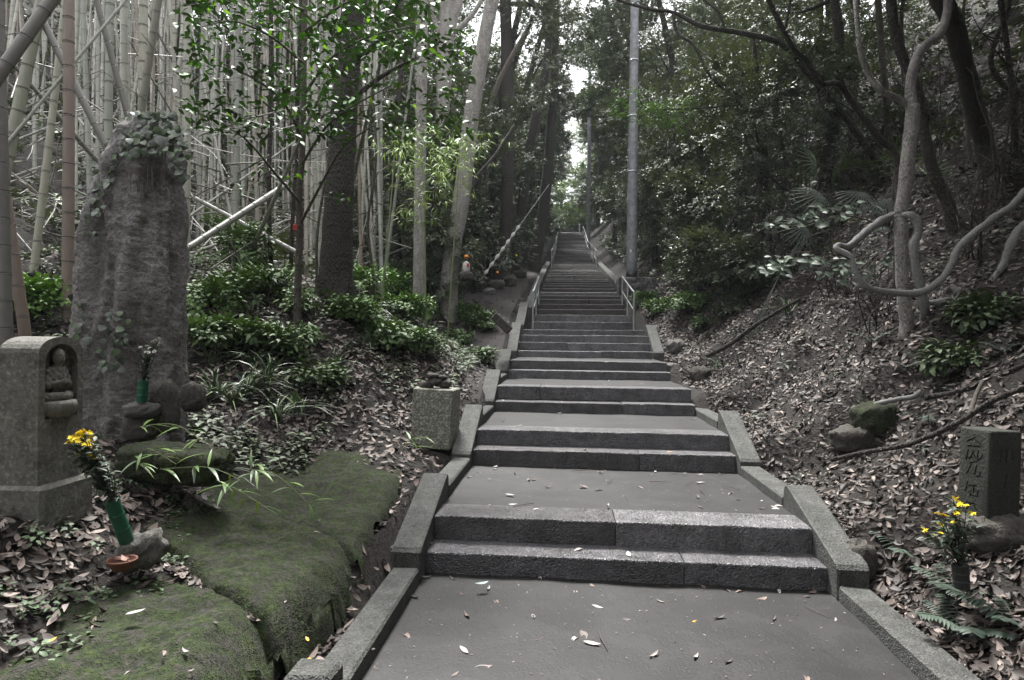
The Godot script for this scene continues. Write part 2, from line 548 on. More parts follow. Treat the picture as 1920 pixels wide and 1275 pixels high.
# ------------------------------------------------------------------ shared leaf shapes
func make_leaves() -> void:
	for v in 3:                                   # sprig: a twig of small evergreen leaves
		var mb := MB.new()
		for i in 11:
			var a := i * 2.4 + rr(-.4, .4)
			var along := 0.02 + 0.2 * i / 10.0
			var d := Vector3(cos(a), rr(-.25, .55), sin(a) * .8 + .55)
			leaf(mb, Transform3D(basis_to(d, Vector3(rr(-.5, .5), 1, rr(-.5, .5))), Vector3(rr(-.03, .03), rr(-.03, .03), along)), rr(.075, .12), rr(.034, .048), 2, .3, .2)
		K["sprig%d" % v] = mb.mesh(M.leaf)
	for v in 2:                                   # the same of thin bamboo leaves
		var mb := MB.new()
		for i in 8:
			var d := Vector3(rr(-1, 1), rr(-.7, .15), rr(-.3, 1.1))
			leaf(mb, Transform3D(basis_to(d), Vector3(rr(-.05, .05), rr(-.04, .04), i * .03)), rr(.12, .2), rr(.014, .022), 2, .3, .3)
		K["bamboo%d" % v] = mb.mesh(M.leaf_dull)
	for v in 3:                                   # single broad leaf
		var mb := MB.new()
		leaf(mb, Transform3D(), 1.0, [.46, .52, .4][v], 4, .25, [.12, .3, .02][v])
		K["broad%d" % v] = mb.mesh(M.leaf_dull)
	for v in 4:                                   # dead leaf, curled, lying flat at the origin
		var mb := MB.new()
		var n := 4
		var w: float = [.36, .3, .44, .26][v]
		for i in n + 2:
			var a := float(i) / (n + 1)
			var y: float = [.10, .2, .05, .28][v] * (a - .5) * (a - .5) * 4.0 * [1.0, -.5, 1.0, .8][v]
			var ww: float = w * .5 * pow(sin(PI * pow(a, .85)), .9) if i > 0 and i <= n else .012
			var cu: float = [.25, .5, .1, .9][v] * ww
			var sx: float = [.03, -.06, .05, .0][v] * sin(a * 5.0)
			for q in [[ww, cu], [0.0, 0.0], [-ww, cu * [1.0, .3, 1.4, 1.0][v]]]:
				mb.p(Vector3(q[0] + sx, y + q[1] + .02, a - .5), Vector2(q[0], a))
		for i in n + 1:
			var q := i * 3
			mb.quad(q, q + 3, q + 4, q + 1); mb.quad(q + 1, q + 4, q + 5, q + 2)
		K["dead%d" % v] = mb.mesh(M.dead)
	for v in 2:                                   # low plant: five stalked leaves round a stem
		var mb := MB.new()
		for i in 7:
			var a := i * 2.4 + rr(-.3, .3)
			var d := Vector3(cos(a), rr(.0, .5), sin(a))
			leaf(mb, Transform3D(basis_to(d), Vector3(cos(a) * .03, .02 + i * .018, sin(a) * .03)), rr(.07, .12), rr(.04, .06), 2, .2, .35)
		K["plant%d" % v] = mb.mesh(M.leaf_dull)
	for v in 2:                                   # grass tuft
		var mb := MB.new()
		for i in 14:
			var a := rr(0, TAU)
			blade(mb, Vector3(cos(a) * .02, 0, sin(a) * .02), a, rr(.2, .42), rr(.007, .012), rr(.4, 1.0))
		K["tuft%d" % v] = mb.mesh(M.leaf_dull)
	var mbt := MB.new()                            # twig
	tube(mbt, [[Vector3(-.5, .01, 0), .012], [Vector3(-.1, .02, .03), .016], [Vector3(.5, .01, -.02), .008]], 5)
	K.twig = mbt.mesh(M.bark_mid)

func blade(mb: MB, at: Vector3, a: float, ln: float, wd: float, lean: float) -> void:
	var f := mb.v.size()
	var o := Vector3(cos(a), 0, sin(a))
	var w := Vector3(-o.z, 0, o.x)
	for i in 6:
		var u := i / 5.0
		var q := at + o * ln * lean * u * u * .9 + Vector3.UP * ln * (u * (1.0 - .25 * lean) - lean * .45 * u * u * u)
		var h := wd * (1.0 - pow(u, 3.0)) + .0005
		mb.p(q - w * h); mb.p(q + Vector3.DOWN * h * .5); mb.p(q + w * h)
	for i in 5:
		var q := f + i * 3
		mb.quad(q, q + 3, q + 4, q + 1); mb.quad(q + 1, q + 4, q + 5, q + 2)

# a cloud of sprigs inside ellipsoid blobs [centre, radii, number]
func crown(called: String, parent: Node3D, blobs: Array, key: String, kinds: int, s0: float, s1: float, ca: Color, cb: Color, shell := .45) -> void:
	var xs := []; xs.resize(kinds); var cs := []; cs.resize(kinds)
	for k in kinds: xs[k] = []; cs[k] = []
	for b in blobs:
		for i in b[2]:
			var d := rdir()
			var r := pow(rng.randf(), shell)
			var q: Vector3 = b[0] + d * r * (b[1] as Vector3)
			var n := nf.get_noise_3d(q.x * .9, q.y * .9, q.z * .9)
			if n < -.22: continue
			var out := (d + Vector3(rr(-.7, .7), rr(-.5, .5), rr(-.7, .7))).normalized()
			var k := rng.randi() % kinds
			xs[k].append(Transform3D(basis_to(out, Vector3(rr(-.4, .4), 1, rr(-.4, .4))).scaled(Vector3.ONE * rr(s0, s1)), q))
			cs[k].append(ca.lerp(cb, clampf(rng.randf() * .7 + n * .6 + .15, 0, 1)))
	for k in kinds:
		if xs[k].size(): scatter(called, K[key + str(k)], xs[k], cs[k], parent, "stuff")

const DARK_A := Color(.039, .05, .032)
const DARK_B := Color(.15, .178, .112)
const MID_A := Color(.042, .06, .032)
const MID_B := Color(.12, .17, .075)
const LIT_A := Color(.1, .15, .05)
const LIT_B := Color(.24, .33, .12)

# ------------------------------------------------------------------ setting
func terrain() -> void:
	var ts := PackedFloat32Array()
	var ss := PackedFloat32Array()
	var x := 0.0
	while x < 90.0:
		ts.append(x)
		x += .11 if x < 5.5 else .11 + (x - 5.5) * .09
	var neg := ts.duplicate(); neg.reverse(); neg.remove_at(neg.size() - 1)
	for i in neg.size(): neg[i] = -neg[i]
	neg.append_array(ts); ts = neg
	x = 2.0
	while x < 150.0:
		ss.append(x)
		x += .11 if x < 12.0 else .11 + (x - 12.0) * .03
	x = 1.8
	while x > -60.0:
		ss.insert(0, x)
		x -= .2 + maxf(0.0, -x) * .12
	var mb := MB.new()
	var nt := ts.size()
	for s in ss:
		for t in ts:
			var q := S(s, t)
			mb.p(Vector3(q.x, H(q.x, q.z), q.z))
	for i in ss.size() - 1:
		for k in nt - 1:
			var q := i * nt + k
			mb.quad(q, q + nt, q + nt + 1, q + 1)
	var o := put("ground", mb.mesh(M.soil))
	tag(o, "dark forest soil of the banks and hillsides beside the steps", "", "", "structure")
	mb = MB.new()                                   # trodden earth path left of the steps
	var n := 0
	x = 8.5
	while x < 60.0:
		for k in 7:
			var t := -1.58 - k / 6.0 * (1.45 + .25 * sin(x * .8)) * smoothstep(8.0, 12.5, x)
			var q := S(x, t)
			mb.p(Vector3(q.x, H(q.x, q.z) + .012, q.z))
		if n:
			for k in 6:
				var q := (n - 1) * 7 + k
				mb.quad(q, q + 1, q + 8, q + 7)
		n += 1
		x += .2
	o = put("dirt_path", mb.mesh(M.path))
	tag(o, "trodden earth path climbing along the left edge of the steps", "", "", "structure")

# ------------------------------------------------------------------ steps
var tops: Array = []       # [s, y, half width, depth of tread]
func staircase() -> void:
	var o := thing("stone_staircase", "long straight flight of weathered granite steps climbing through the woods", "staircase", S(4.5, 0, EYE - 1.7))
	# front edge, riser foot and top, joint (share of the width, 0 for none)
	var fl := [[4.53, -1.70, -1.535, .655], [4.81, -1.535, -1.35, .492], [6.9, -1.37, -1.20, .64], [7.21, -1.20, -1.02, 0.0], [9.02, -1.02, -.87, .64], [9.34, -.87, -.67, .225], [11.17, -.67, -.53, .575], [11.53, -.53, -.36, .61], [13.4, -.36, -.215, .62], [13.83, -.215, -.04, .376], [14.13, -.04, .12, .51], [14.75, .12, .25, .59]]
	var s := 15.3
	var y := .25
	var n := 12
	while s < 66.0:
		var up: float = lin(BASE, s + .3) + .1
		up = maxf(up, y + .12)
		var jt := 0.0
		if s < 30.0: jt = [0.0, .26, .6, .45, 0.0, .7, .33][n % 7]
		fl.append([s, y, minf(up, y + .2), jt])
		y = minf(up, y + .2)
		n += 1
		s += .17 / maxf((lin(BASE, s + 1.5) - lin(BASE, s)) / 1.5, .1) * (1.0 + .12 * sin(n * 1.7))
	for i in fl.size():
		var f: Array = fl[i]
		var hw := 1.4 if i < 12 else 1.2
		var nxt: float = fl[i + 1][0] if i + 1 < fl.size() else f[0] + .6
		var dep: float = minf(nxt - f[0] + .04, .36) if i < 12 else nxt - f[0] + .05
		tops.append([f[0], f[2], hw, nxt - f[0]])
		var cuts := [-hw]
		if f[3] > 0.0: cuts.append(-hw + 2.0 * hw * f[3])
		cuts.append(hw)
		var st_: Node3D = o
		for k in cuts.size() - 1:
			var mb := MB.new()
			var j := .006 if i < 12 else .002
			var g := .004 if cuts.size() > 2 else 0.0
			var dy := rr(-.006, .006) if i < 12 else 0.0
			if i < 14: worn_slab(mb, f[0] + rr(-.006, .006), f[0] + dep, cuts[k] + (g if k else 0.0), cuts[k + 1] - (g if k + 2 < cuts.size() else 0.0), f[1] - .12, f[2] + dy)
			else: chamfer(mb, block(f[0] + rr(-.006, .006), f[0] + dep, cuts[k] + (g if k else 0.0), cuts[k + 1] - (g if k + 2 < cuts.size() else 0.0), f[1] - .12, f[2] + dy, j), .016)
			put("step_slab", mb.mesh([M.granite, M.granite_dark, M.granite_pale, M.granite, M.granite_dark][rng.randi() % 5] if i < 14 or i % 5 == 3 else M.granite_brown_shaded), o)
		if nxt - f[0] > .6 and i < 11:              # a landing behind the step
			var mb := MB.new()
			sheet(mb, f[0] + dep - .01, nxt + .06, hw + .0, f[2] - .012, fl[i + 1][1])
			put("landing_paving", mb.mesh(M.concrete), o)
	var wk := MB.new()
	sheet(wk, -4.0, 4.6, 1.4, -1.70, -1.695)
	var w := put("walkway", wk.mesh(M.concrete))
	tag(w, "worn grey concrete walkway leading to the first step", "", "", "structure")
	# sloping cheek stones at the ends of the short flights: front, its height, back, its height, outer distance
	var left := [[4.38, -1.47, 5.45, -1.15, 1.4], [6.75, -1.2, 7.75, -.79, 1.4], [8.95, -.84, 9.9, -.46, 1.4], [11.05, -.5, 11.95, -.17, 1.4], [13.2, -.2, 14.5, .40, 1.4], [14.75, .38, 16.5, .98, 1.36]]
	x_blocks(left, 16.8, 34.0, 1.25)
	for a in left:
		put("cheek_stone", cheek(a[0], a[1], a[2], a[3], -a[4] - .215, -a[4] - .005), o)
	var right := [[4.38, -1.47, 5.45, -1.16, 1.4], [6.75, -1.2, 7.75, -.80, 1.4], [13.3, -.2, 14.7, .38, 1.4]]
	x_blocks(right, 20.4, 33.0, 1.25)
	for a in right:
		put("cheek_stone", cheek(a[0], a[1], a[2], a[3], a[4] + .005, a[4] + .215), o)
	# low kerb stones along the landings
	for a in [[-1, -3.0, 1.9, -1.60], [-1, 1.92, 4.36, -1.595], [-1, 5.47, 6.74, -1.26], [-1, 7.77, 8.94, -.92], [-1, 9.92, 11.04, -.58], [1, -3.0, 1.4, -1.61], [1, 1.42, 4.36, -1.60], [1, 5.47, 6.74, -1.27], [1, 7.77, 9.3, -.93]]:
		var mb := MB.new()
		var u: float = a[0]
		chamfer(mb, block(a[1], a[2], minf(u * 1.405, u * 1.6), maxf(u * 1.405, u * 1.6), a[3] - .42, a[3], .006), .014)
		put("kerb_stone", mb.mesh(M.cheek), o)

# a step stone whose worn front edge wanders a little
func worn_slab(mb: MB, s0: float, s1: float, t0: float, t1: float, y0: float, y1: float) -> void:
	var n := maxi(4, int((t1 - t0) / .05))
	var rows := []
	for i in n + 1:
		var t := lerpf(t0, t1, float(i) / n)
		var e := 0.0 if i > 0 and i < n else .006
		var q := S(s0, t)
		var w := nf.get_noise_2d(q.x * 3.0 + y1 * 30.0, q.z * 3.0) * .006 + nf.get_noise_2d(q.x * 14.0, y1 * 70.0) * .003
		var c := .009 + .013 * maxf(0.0, nf.get_noise_2d(q.x * 7.0 + 20.0, y1 * 50.0)) + e
		var h := nf.get_noise_2d(q.x * 2.0, y1 * 40.0 + 9.0) * .005 - e * .6
		rows.append([S(s0 + w + .004, t, EYE + y0), S(s0 + w + e, t, EYE + y1 - c + h), S(s0 + w + c * .35 + e, t, EYE + y1 - c * .3 + h), S(s0 + w + c + e, t, EYE + y1 + h), S(s1, t, EYE + y1 + h * .4), S(s1, t, EYE + y0)])
	var mid := S((s0 + s1) / 2, (t0 + t1) / 2, EYE + (y0 + y1) / 2)
	for i in n:
		var m2 := S((s0 + s1) / 2, lerpf(t0, t1, (i + .5) / n), EYE + (y0 + y1) / 2)
		for k in 4: mb.face([rows[i][k], rows[i][k + 1], rows[i + 1][k + 1], rows[i + 1][k]], m2)
	mb.face(rows[0], mid); mb.face(rows[n], mid)

func x_blocks(into: Array, s0: float, s1: float, hw: float) -> void:
	var s := s0
	while s < s1:
		var e := s + 1.25
		into.append([s, lin(BASE, s) + .22, e - .05, lin(BASE, e) + .3, hw])
		s = e

func sheet(mb: MB, s0: float, s1: float, hw: float, y0: float, y1: float) -> void:   # gently uneven paving
	var ns := maxi(3, int((s1 - s0) / .12))
	for i in ns + 1:
		for k in 25:
			var q := S(lerpf(s0, s1, float(i) / ns), lerpf(-hw, hw, k / 24.0))
			q.y = EYE + lerpf(y0, y1, float(i) / ns) + nz.get_noise_2d(q.x * 2.0, q.z * 2.0) * .012
			mb.p(q)
	for i in ns:
		for k in 24:
			var q := i * 25 + k
			mb.quad(q, q + 25, q + 26, q + 1)

func cheek(s0: float, y0: float, s1: float, y1: float, t0: float, t1: float) -> ArrayMesh:
	var prof := [Vector2(s0, y0 - .6), Vector2(s0, y0 - .03), Vector2(s0 + .03, y0), Vector2(s1 - .07, y1), Vector2(s1 - .02, y1 - .015), Vector2(s1, y1 - .06), Vector2(s1, y0 - .6)]
	var c := Vector2.ZERO
	for p in prof: c += p
	c /= prof.size()
	var mid := S(c.x, (t0 + t1) / 2.0, EYE + c.y)
	var mb := MB.new()
	var b := .012
	var ring := func(t: float, sh: float) -> Array:
		var r := []
		for p in prof: r.append(S(p.x + (c - p).normalized().x * sh, t, EYE + p.y + (c - p).normalized().y * sh))
		return r
	var rings := [ring.call(t0, b), ring.call(t0 + b, 0.0), ring.call(t1 - b, 0.0), ring.call(t1, b)]
	mb.face(rings[0], mid); mb.face(rings[3], mid)
	for i in 3:
		for k in prof.size():
			var k2 := (k + 1) % prof.size()
			mb.face([rings[i][k], rings[i][k2], rings[i + 1][k2], rings[i + 1][k]], mid)
	return mb.mesh(M.cheek)

func handrails() -> void:
	var rail := func(called: String, label: String, t: float, s0: float, s1: float, posts: int, hgt: float) -> void:
		var o := thing(called, label, "handrail", S(s0, t, EYE + lin(BASE, s0)), "steel handrails beside the steps")
		for lev in [hgt, hgt * .52]:
			var path := []
			for i in 9:
				var s := lerpf(s0, s1, i / 8.0)
				path.append([S(s, t, EYE + lin(BASE, s) + lev), .022 if lev == hgt else .016])
			var mb := MB.new()
			tube(mb, path, 8)
			put("rail" if lev == hgt else "lower_rail", mb.mesh(M.steel), o)
		for i in posts:
			var s := lerpf(s0, s1, i / (posts - 1.0))
			var mb := MB.new()
			var y := EYE + lin(BASE, s)
			tube(mb, [[S(s, t, y - .3), .02], [S(s, t, y + hgt), .02]], 8)
			put("post", mb.mesh(M.steel), o)
	rail.call("steel_handrail", "short steel tube handrail left of the steps, where they turn narrower", -1.17, 14.95, 18.1, 3, .86)
	rail.call("steel_handrail", "short steel tube handrail right of the steps, below the tall pole", 1.17, 15.0, 18.1, 3, .86)
	rail.call("steel_handrail", "long steel handrail climbing the upper flight on its left", -1.15, 33.0, 60.0, 8, .95)
	rail.call("steel_handrail", "long steel handrail climbing the upper flight on its right", 1.15, 33.0, 60.0, 8, .95)
	rail.call("steel_handrail", "pale rail left of the topmost landing", -1.9, 61.0, 66.0, 3, 1.0)
	rail.call("steel_handrail", "pale rail right of the topmost landing", .9, 61.5, 66.0, 3, 1.0)
	var o := thing("retaining_wall", "dark stone wall closing off the top of the flight", "wall", S(68.0, -.4, EYE + 11.0))
	var mb := MB.new()
	chamfer(mb, block(68.0, 68.6, -1.6, .4, 10.2, 11.9, .03), .03)
	put("wall_stone", mb.mesh(M.dark_rock), o)
	mb = MB.new()
	chamfer(mb, block(68.0, 68.6, .42, 3.2, 10.2, 12.3, .03), .03)
	put("wall_stone", mb.mesh(M.dark_rock), o)

# ------------------------------------------------------------------ poles and wires
func poles() -> void:
	var d := 19.6
	var b := P(1184, 519, d)
	var o := thing("utility_pole", "tall pale concrete utility pole standing right of the steps", "pole", b)
	var mb := MB.new()
	var path := []
	for i in 24: path.append([b + Vector3.UP * (.16 + i * .5) + Vector3(0, 0, 0), .168 - i * .003])
	tube(mb, path, 20)
	put("shaft", mb.mesh(M.pole), o)
	mb = MB.new()
	tube(mb, [[b + Vector3.UP * -.05, .175], [b + Vector3.UP * .16, .173]], 20)
	put("base_band", mb.mesh(M.dark_plastic), o)
	mb = MB.new()
	cbox(mb, Transform3D(Basis(Vector3.UP, .3), b + Vector3(-.06, .72, .164)), Vector3(.07, .1, .006), .001)
	put("number_plate", mb.mesh(M.white), o)
	for i in 4:
		mb = MB.new()
		tube(mb, [[b + Vector3.UP * (3.2 + i * 1.7), .173 - i * .0105], [b + Vector3.UP * (3.23 + i * 1.7), .173 - i * .0105]], 20)
		put("steel_band", mb.mesh(M.steel), o)
	var q := st(b.x, b.z)
	mb = MB.new()
	chamfer(mb, block(q.x - .35, q.x + .5, q.y - .42, q.y + .75, b.y - EYE - 1.6, b.y - EYE - .05, .01), .02)
	solo("concrete_footing", mb.mesh(M.block), "square concrete footing block under the tall pole", "block", Vector3.ZERO)
	for a in [[1103.0, 446.0, 50.0, 130.0, "thin grey utility pole higher up, right of the steps"], [1116.0, 430.0, 68.0, 245.0, "farthest utility pole with a small crossarm near the top of the flight"]]:
		b = P(a[0], a[1], a[2])
		o = thing("utility_pole", a[4], "pole", b)
		mb = MB.new()
		var top := P(a[0] + 3.0, a[3], a[2])
		tube(mb, [[b + Vector3.DOWN, .16], [top, .12]], 12)
		put("shaft", mb.mesh(M.pole), o)
		mb = MB.new()
		cbox(mb, Transform3D(Basis(), P(a[0] - 3.0, a[3] + 42, a[2])), Vector3(1.0, .09, .09), .01)
		put("crossarm", mb.mesh(M.pole), o)
	# guy wire with its pale spiral guard
	o = thing("guy_wire", "slanting guy wire with a pale twisted guard beside the earth path", "guy wire", P(908, 520, 17.0))
	var g0 := P(903, 522, 17.0)
	var g1 := P(1005, 380, 19.0)
	mb = MB.new()
	tube(mb, [[g0, .007], [g1, .007], [P(1030, 345, 19.5), .006]], 6)
	put("wire", mb.mesh(M.wire), o)
	mb = MB.new()
	path = []
	for i in 70:
		var u := i / 69.0
		path.append([g0.lerp(g1, .05 + u * .62), .03 + .022 * sin(u * TAU * 6.5)])
	tube(mb, path, 9)
	put("twisted_guard", mb.mesh(M.pale_cloth), o)

# ------------------------------------------------------------------ surfaces nets, for the carved and the small figure
func nets(f: Callable, lo: Vector3, hi: Vector3, cell: float, xf: Transform3D, mat: Material) -> ArrayMesh:
	var nx := int((hi.x - lo.x) / cell) + 1
	var ny := int((hi.y - lo.y) / cell) + 1
	var nzz := int((hi.z - lo.z) / cell) + 1
	var val := PackedFloat32Array(); val.resize(nx * ny * nzz)
	for k in nzz:
		for j in ny:
			for i in nx: val[i + nx * (j + ny * k)] = f.call(lo + Vector3(i, j, k) * cell)
	var id := PackedInt32Array(); id.resize(val.size()); id.fill(-1)
	var mb := MB.new()
	var st8 := [0, 1, nx, nx + 1, nx * ny, nx * ny + 1, nx * ny + nx, nx * ny + nx + 1]
	for k in nzz - 1:
		for j in ny - 1:
			for i in nx - 1:
				var b := i + nx * (j + ny * k)
				var neg := 0
				for q in st8: neg += 1 if val[b + q] < 0.0 else 0
				if neg == 0 or neg == 8: continue
				var sum := Vector3.ZERO
				var cnt := 0
				for e in 12:
					var ax := e / 4
					var o1 := 1 << ((ax + 1) % 3)
					var o2 := 1 << ((ax + 2) % 3)
					var a := (o1 if e & 1 else 0) | (o2 if e & 2 else 0)
					var c := a | (1 << ax)
					var va := val[b + st8[a]]
					var vc := val[b + st8[c]]
					if (va < 0.0) == (vc < 0.0): continue
					var u := va / (va - vc)
					var pa := Vector3(a & 1, (a >> 1) & 1, (a >> 2) & 1)
					var pc := Vector3(c & 1, (c >> 1) & 1, (c >> 2) & 1)
					sum += pa.lerp(pc, u)
					cnt += 1
				id[b] = mb.p(xf * (lo + (Vector3(i, j, k) + sum / cnt) * cell))
	var stp := [1, nx, nx * ny]
	for k in range(1, nzz - 1):
		for j in range(1, ny - 1):
			for i in range(1, nx - 1):
				var b := i + nx * (j + ny * k)
				for ax in 3:
					var va := val[b] < 0.0
					if va == (val[b + stp[ax]] < 0.0): continue
					var s1: int = stp[(ax + 1) % 3]
					var s2: int = stp[(ax + 2) % 3]
					var q := [id[b - s1 - s2], id[b - s2], id[b], id[b - s1]]
					if q.min() < 0: continue
					if va: mb.quad(q[0], q[3], q[2], q[1])
					else: mb.quad(q[0], q[1], q[2], q[3])
	return mb.mesh(mat)

func cap_(p: Vector3, a: Vector3, b: Vector3, ra: float, rb: float) -> float:
	var h := clampf((p - a).dot(b - a) / (b - a).length_squared(), 0, 1)
	return (p - a.lerp(b, h)).length() - lerpf(ra, rb, h)
func ell(p: Vector3, c: Vector3, r: Vector3) -> float:
	var q := (p - c) / r
	return (q.length() - 1.0) * minf(r.x, minf(r.y, r.z))
func smin(a: float, b: float, k: float) -> float:
	var h := clampf(.5 + .5 * (b - a) / k, 0, 1)
	return lerpf(b, a, h) - k * h * (1.0 - h)

# seated praying monk, 0.27 high, facing +z, seat at the origin
func monk(p: Vector3) -> float:
	var q := Vector3(absf(p.x), p.y, p.z)
	var d := ell(p, Vector3(0, .218, .012), Vector3(.034, .043, .036))
	d = smin(d, ell(p, Vector3(0, .214, .044), Vector3(.006, .012, .008)), .008)       # nose
	d = smin(d, ell(q, Vector3(.032, .212, .008), Vector3(.006, .017, .008)), .006)    # ears
	d = maxf(d, -ell(q, Vector3(.012, .222, .046), Vector3(.007, .003, .008)))
	d = maxf(d, -ell(p, Vector3(0, .196, .046), Vector3(.009, .0025, .008)))
	d = smin(d, cap_(p, Vector3(0, .15, 0), Vector3(0, .19, .006), .026, .02), .012)
	var b := ell(p, Vector3(0, .108, -.006), Vector3(.056, .075, .04))
	b = smin(b, cap_(q, Vector3(.046, .15, -.002), Vector3(.07, .08, .008), .02, .02), .01)
	b = smin(b, cap_(q, Vector3(.07, .08, .01), Vector3(.01, .098, .058), .015, .0095), .004)
	b = minf(b, cap_(p, Vector3(0, .092, .062), Vector3(0, .132, .056), .0095, .006))
	b = smin(b, cap_(q, Vector3(.085, .018, -.005), Vector3(.015, .022, .055), .026, .022), .008)
	b += .003 * sin(p.y * 160.0 - absf(p.x) * 190.0) * smoothstep(.19, .15, p.y) * smoothstep(.05, .02, p.z)
	b = maxf(b, -cap_(q, Vector3(.0, .125, .046), Vector3(.034, .178, .02), .0035, .0035))
	return smin(d, b, .006)

# ------------------------------------------------------------------ bamboo
func culm_mesh(ln: float, r: float, gap: float, c: Color, sides := 8) -> ArrayMesh:
	var mb := MB.new()
	var path := []
	var cols := []
	var y := -.6
	var ring := c.lerp(Color(.42, .42, .38), .65)
	while y < ln:
		var q := r * (1.0 - .55 * clampf(y / ln, 0, 1))
		var g := gap * (.75 + .25 * minf(1.0, (y + 1.0) * .4)) * rr(.9, 1.1)
		var k := c * rr(.85, 1.12)
		for e in [[.012, 1.0, k], [g - .035, .99, k], [g - .03, .99, ring], [g - .008, 1.0, ring], [g - .006, 1.1, c * .35], [g, 1.1, c * .45]]:
			path.append([Vector3(0, y + e[0], 0), q * e[1]])
			cols.append(e[2])
		y += g
	tube(mb, path, sides)
	for i in path.size():
		for k in sides + 1: mb.c[i * (sides + 1) + k] = cols[i]
	return mb.mesh(M.bamboo)

func bamboo_grove() -> void:
	var group := "bamboo culms of the grove left of the steps"
	# culms that stand out, from two points in the photograph
	var named := [
		[129, -40, 7.3, 128, 545, 7.3, 21, Color(.22, .172, .147), "upright pinkish brown bamboo culm just left of the tall ivy-topped stone"],
		[-30, 100, 6.6, 38, 560, 6.6, 20, Color(.185, .14, .11), "leaning brown bamboo culm at the far left, behind the low leafy plants"],
		[2, 250, 6.3, 10, 570, 6.3, 23, Color(.13, .122, .112), "thick dark grey bamboo culm crossing behind the leaning brown one"],
		[125, -40, 6.2, -40, 195, 5.8, 25, Color(.13, .12, .105), "thick dark bamboo culm slanting across the upper left corner"],
		[45, -30, 7.6, 212, 300, 7.9, 13, Color(.2, .195, .18), "slender grey bamboo culm slanting down towards the top of the tall stone"],
		[172, -30, 8.2, 242, 225, 8.2, 11, Color(.11, .102, .09), "dark slender bamboo culm slanting to the peak of the tall stone"],
		[338, 474, 7.4, 534, 348, 9.2, 11, Color(.27, .26, .235), "pale fallen bamboo pole propped right of the tall stone"],
		[372, 375, 9.8, 560, 475, 9.2, 9, Color(.25, .24, .22), "pale fallen bamboo pole sloping down towards the tag sapling"],
		[84, -30, 7.6, 14, 300, 7.6, 21, Color(.30, .30, .24), "stout greyish green bamboo culm leaning left in the upper left"],
		[116, 60, 8.4, 58, 555, 8.4, 14, Color(.35, .345, .28), "pale green bamboo culm leaning gently, left of the brown upright one"],
		[120, 140, 7.8, 44, 232, 7.6, 6, Color(.36, .35, .32), "thin bleached bamboo stick hooked between two culms at upper left"],
		[206, 60, 9.2, 196, 560, 9.2, 16, Color(.29, .30, .255), "blue grey bamboo culm rising behind the left edge of the tall stone"],
		[270, -20, 9.6, 262, 500, 9.6, 17, Color(.36, .355, .295), "pale bamboo culm standing directly behind the peak of the tall stone"],
		[352, -20, 8.8, 346, 560, 8.8, 17, Color(.37, .36, .31), "stout pale bamboo culm just right of the tall stone"],
		[300, -20, 9.0, 232, 420, 9.4, 14, Color(.235, .23, .195), "grey bamboo culm leaning left behind the tall stone"]]
	for a in named:
		var p0 := P(a[0], a[1], a[2])
		var p1 := P(a[3], a[4], a[5])
		var dir := (p0 - p1).normalized()
		var o := thing("bamboo", a[8], "bamboo", p1, group)
		var r: float = a[6] * .5 * a[5] / F
		var lying: bool = dir.y < .62
		var ln := p0.distance_to(p1) + (.15 if lying else 5.0)
		var path := []
		var y := 0.0 if lying else -.5
		var rings := []
		var gap := rr(.26, .34)
		while y < ln:
			rings.append(y)
			path.append([p1 + dir * y, r * (1.0 - .04 * y)])
			path.append([p1 + dir * (y + gap * .5) + Vector3(sin(y), 0, cos(y)) * .004, r * (.985 - .04 * y)])
			y += gap
		var mb := MB.new()
		mb.col = a[7]
		tube(mb, path, 12, .012)
		put("culm", mb.mesh(M.bamboo), o)
		for q in rings:
			mb = MB.new()
			var rad: float = r * (1.0 - .04 * q)
			mb.col = (a[7] as Color).lerp(Color(.42, .41, .38), .45)
			tube(mb, [[p1 + dir * (q - .022), rad * 1.005], [p1 + dir * (q - .004), rad * 1.02]], 12)
			mb.col = a[7] * .4
			tube(mb, [[p1 + dir * (q - .003), rad * 1.09], [p1 + dir * (q + .004), rad * 1.10]], 12)
			put("node_ring", mb.mesh(M.bamboo), o)
	var kinds := []
	for k in 9:
		var c: Color = [Color(.37, .37, .32), Color(.44, .425, .385), Color(.30, .305, .27), Color(.42, .415, .355), Color(.33, .3, .26), Color(.23, .225, .205), Color(.48, .46, .425), Color(.34, .345, .30), Color(.27, .215, .175)][k]
		kinds.append(culm_mesh(rr(13, 16), [.058, .05, .062, .045, .05, .055, .04, .048, .042][k], rr(.27, .36), c))
	var shorts := []
	for k in 4: shorts.append(culm_mesh(rr(4, 6.5), [.045, .036, .05, .03][k], rr(.27, .36), [Color(.28, .265, .24), Color(.22, .21, .19), Color(.16, .15, .135), Color(.33, .315, .29)][k]))
	var n := 0
	var tries := 0
	while n < 300 and tries < 4000:
		tries += 1
		var s := 9.0 + 19.0 * pow(rng.randf(), .9)
		var t := -4.3 - 15.0 * pow(rng.randf(), 1.1)
		if s > 15.0 and t > -5.0 - (s - 15.0) * .12: continue
		var b := S(s, t)
		var px := 960.0 + F * b.x / -b.z
		if px < -80.0 or px > 860.0: continue
		if s < 10.5 and px > 560.0: continue
		b.y = H(b.x, b.z)
		var o := MeshInstance3D.new()
		var lying := rng.randf() < .3 and px < 680.0 and s < 16.0
		o.mesh = (shorts if lying else kinds)[rng.randi() % (4 if lying else 9)]
		o.name = fresh("bamboo")
		add_child(o)
		var tilt := absf(rng.randfn(0, .085))
		if lying: tilt = rr(.35, 1.2)
		var ax := Vector3(cos(rr(0, TAU)), 0, sin(rr(0, TAU))).normalized()
		o.transform = Transform3D(Basis(ax, tilt).scaled(Vector3.ONE * rr(.58, .95)) * Basis(Vector3.UP, rr(0, TAU)), b)
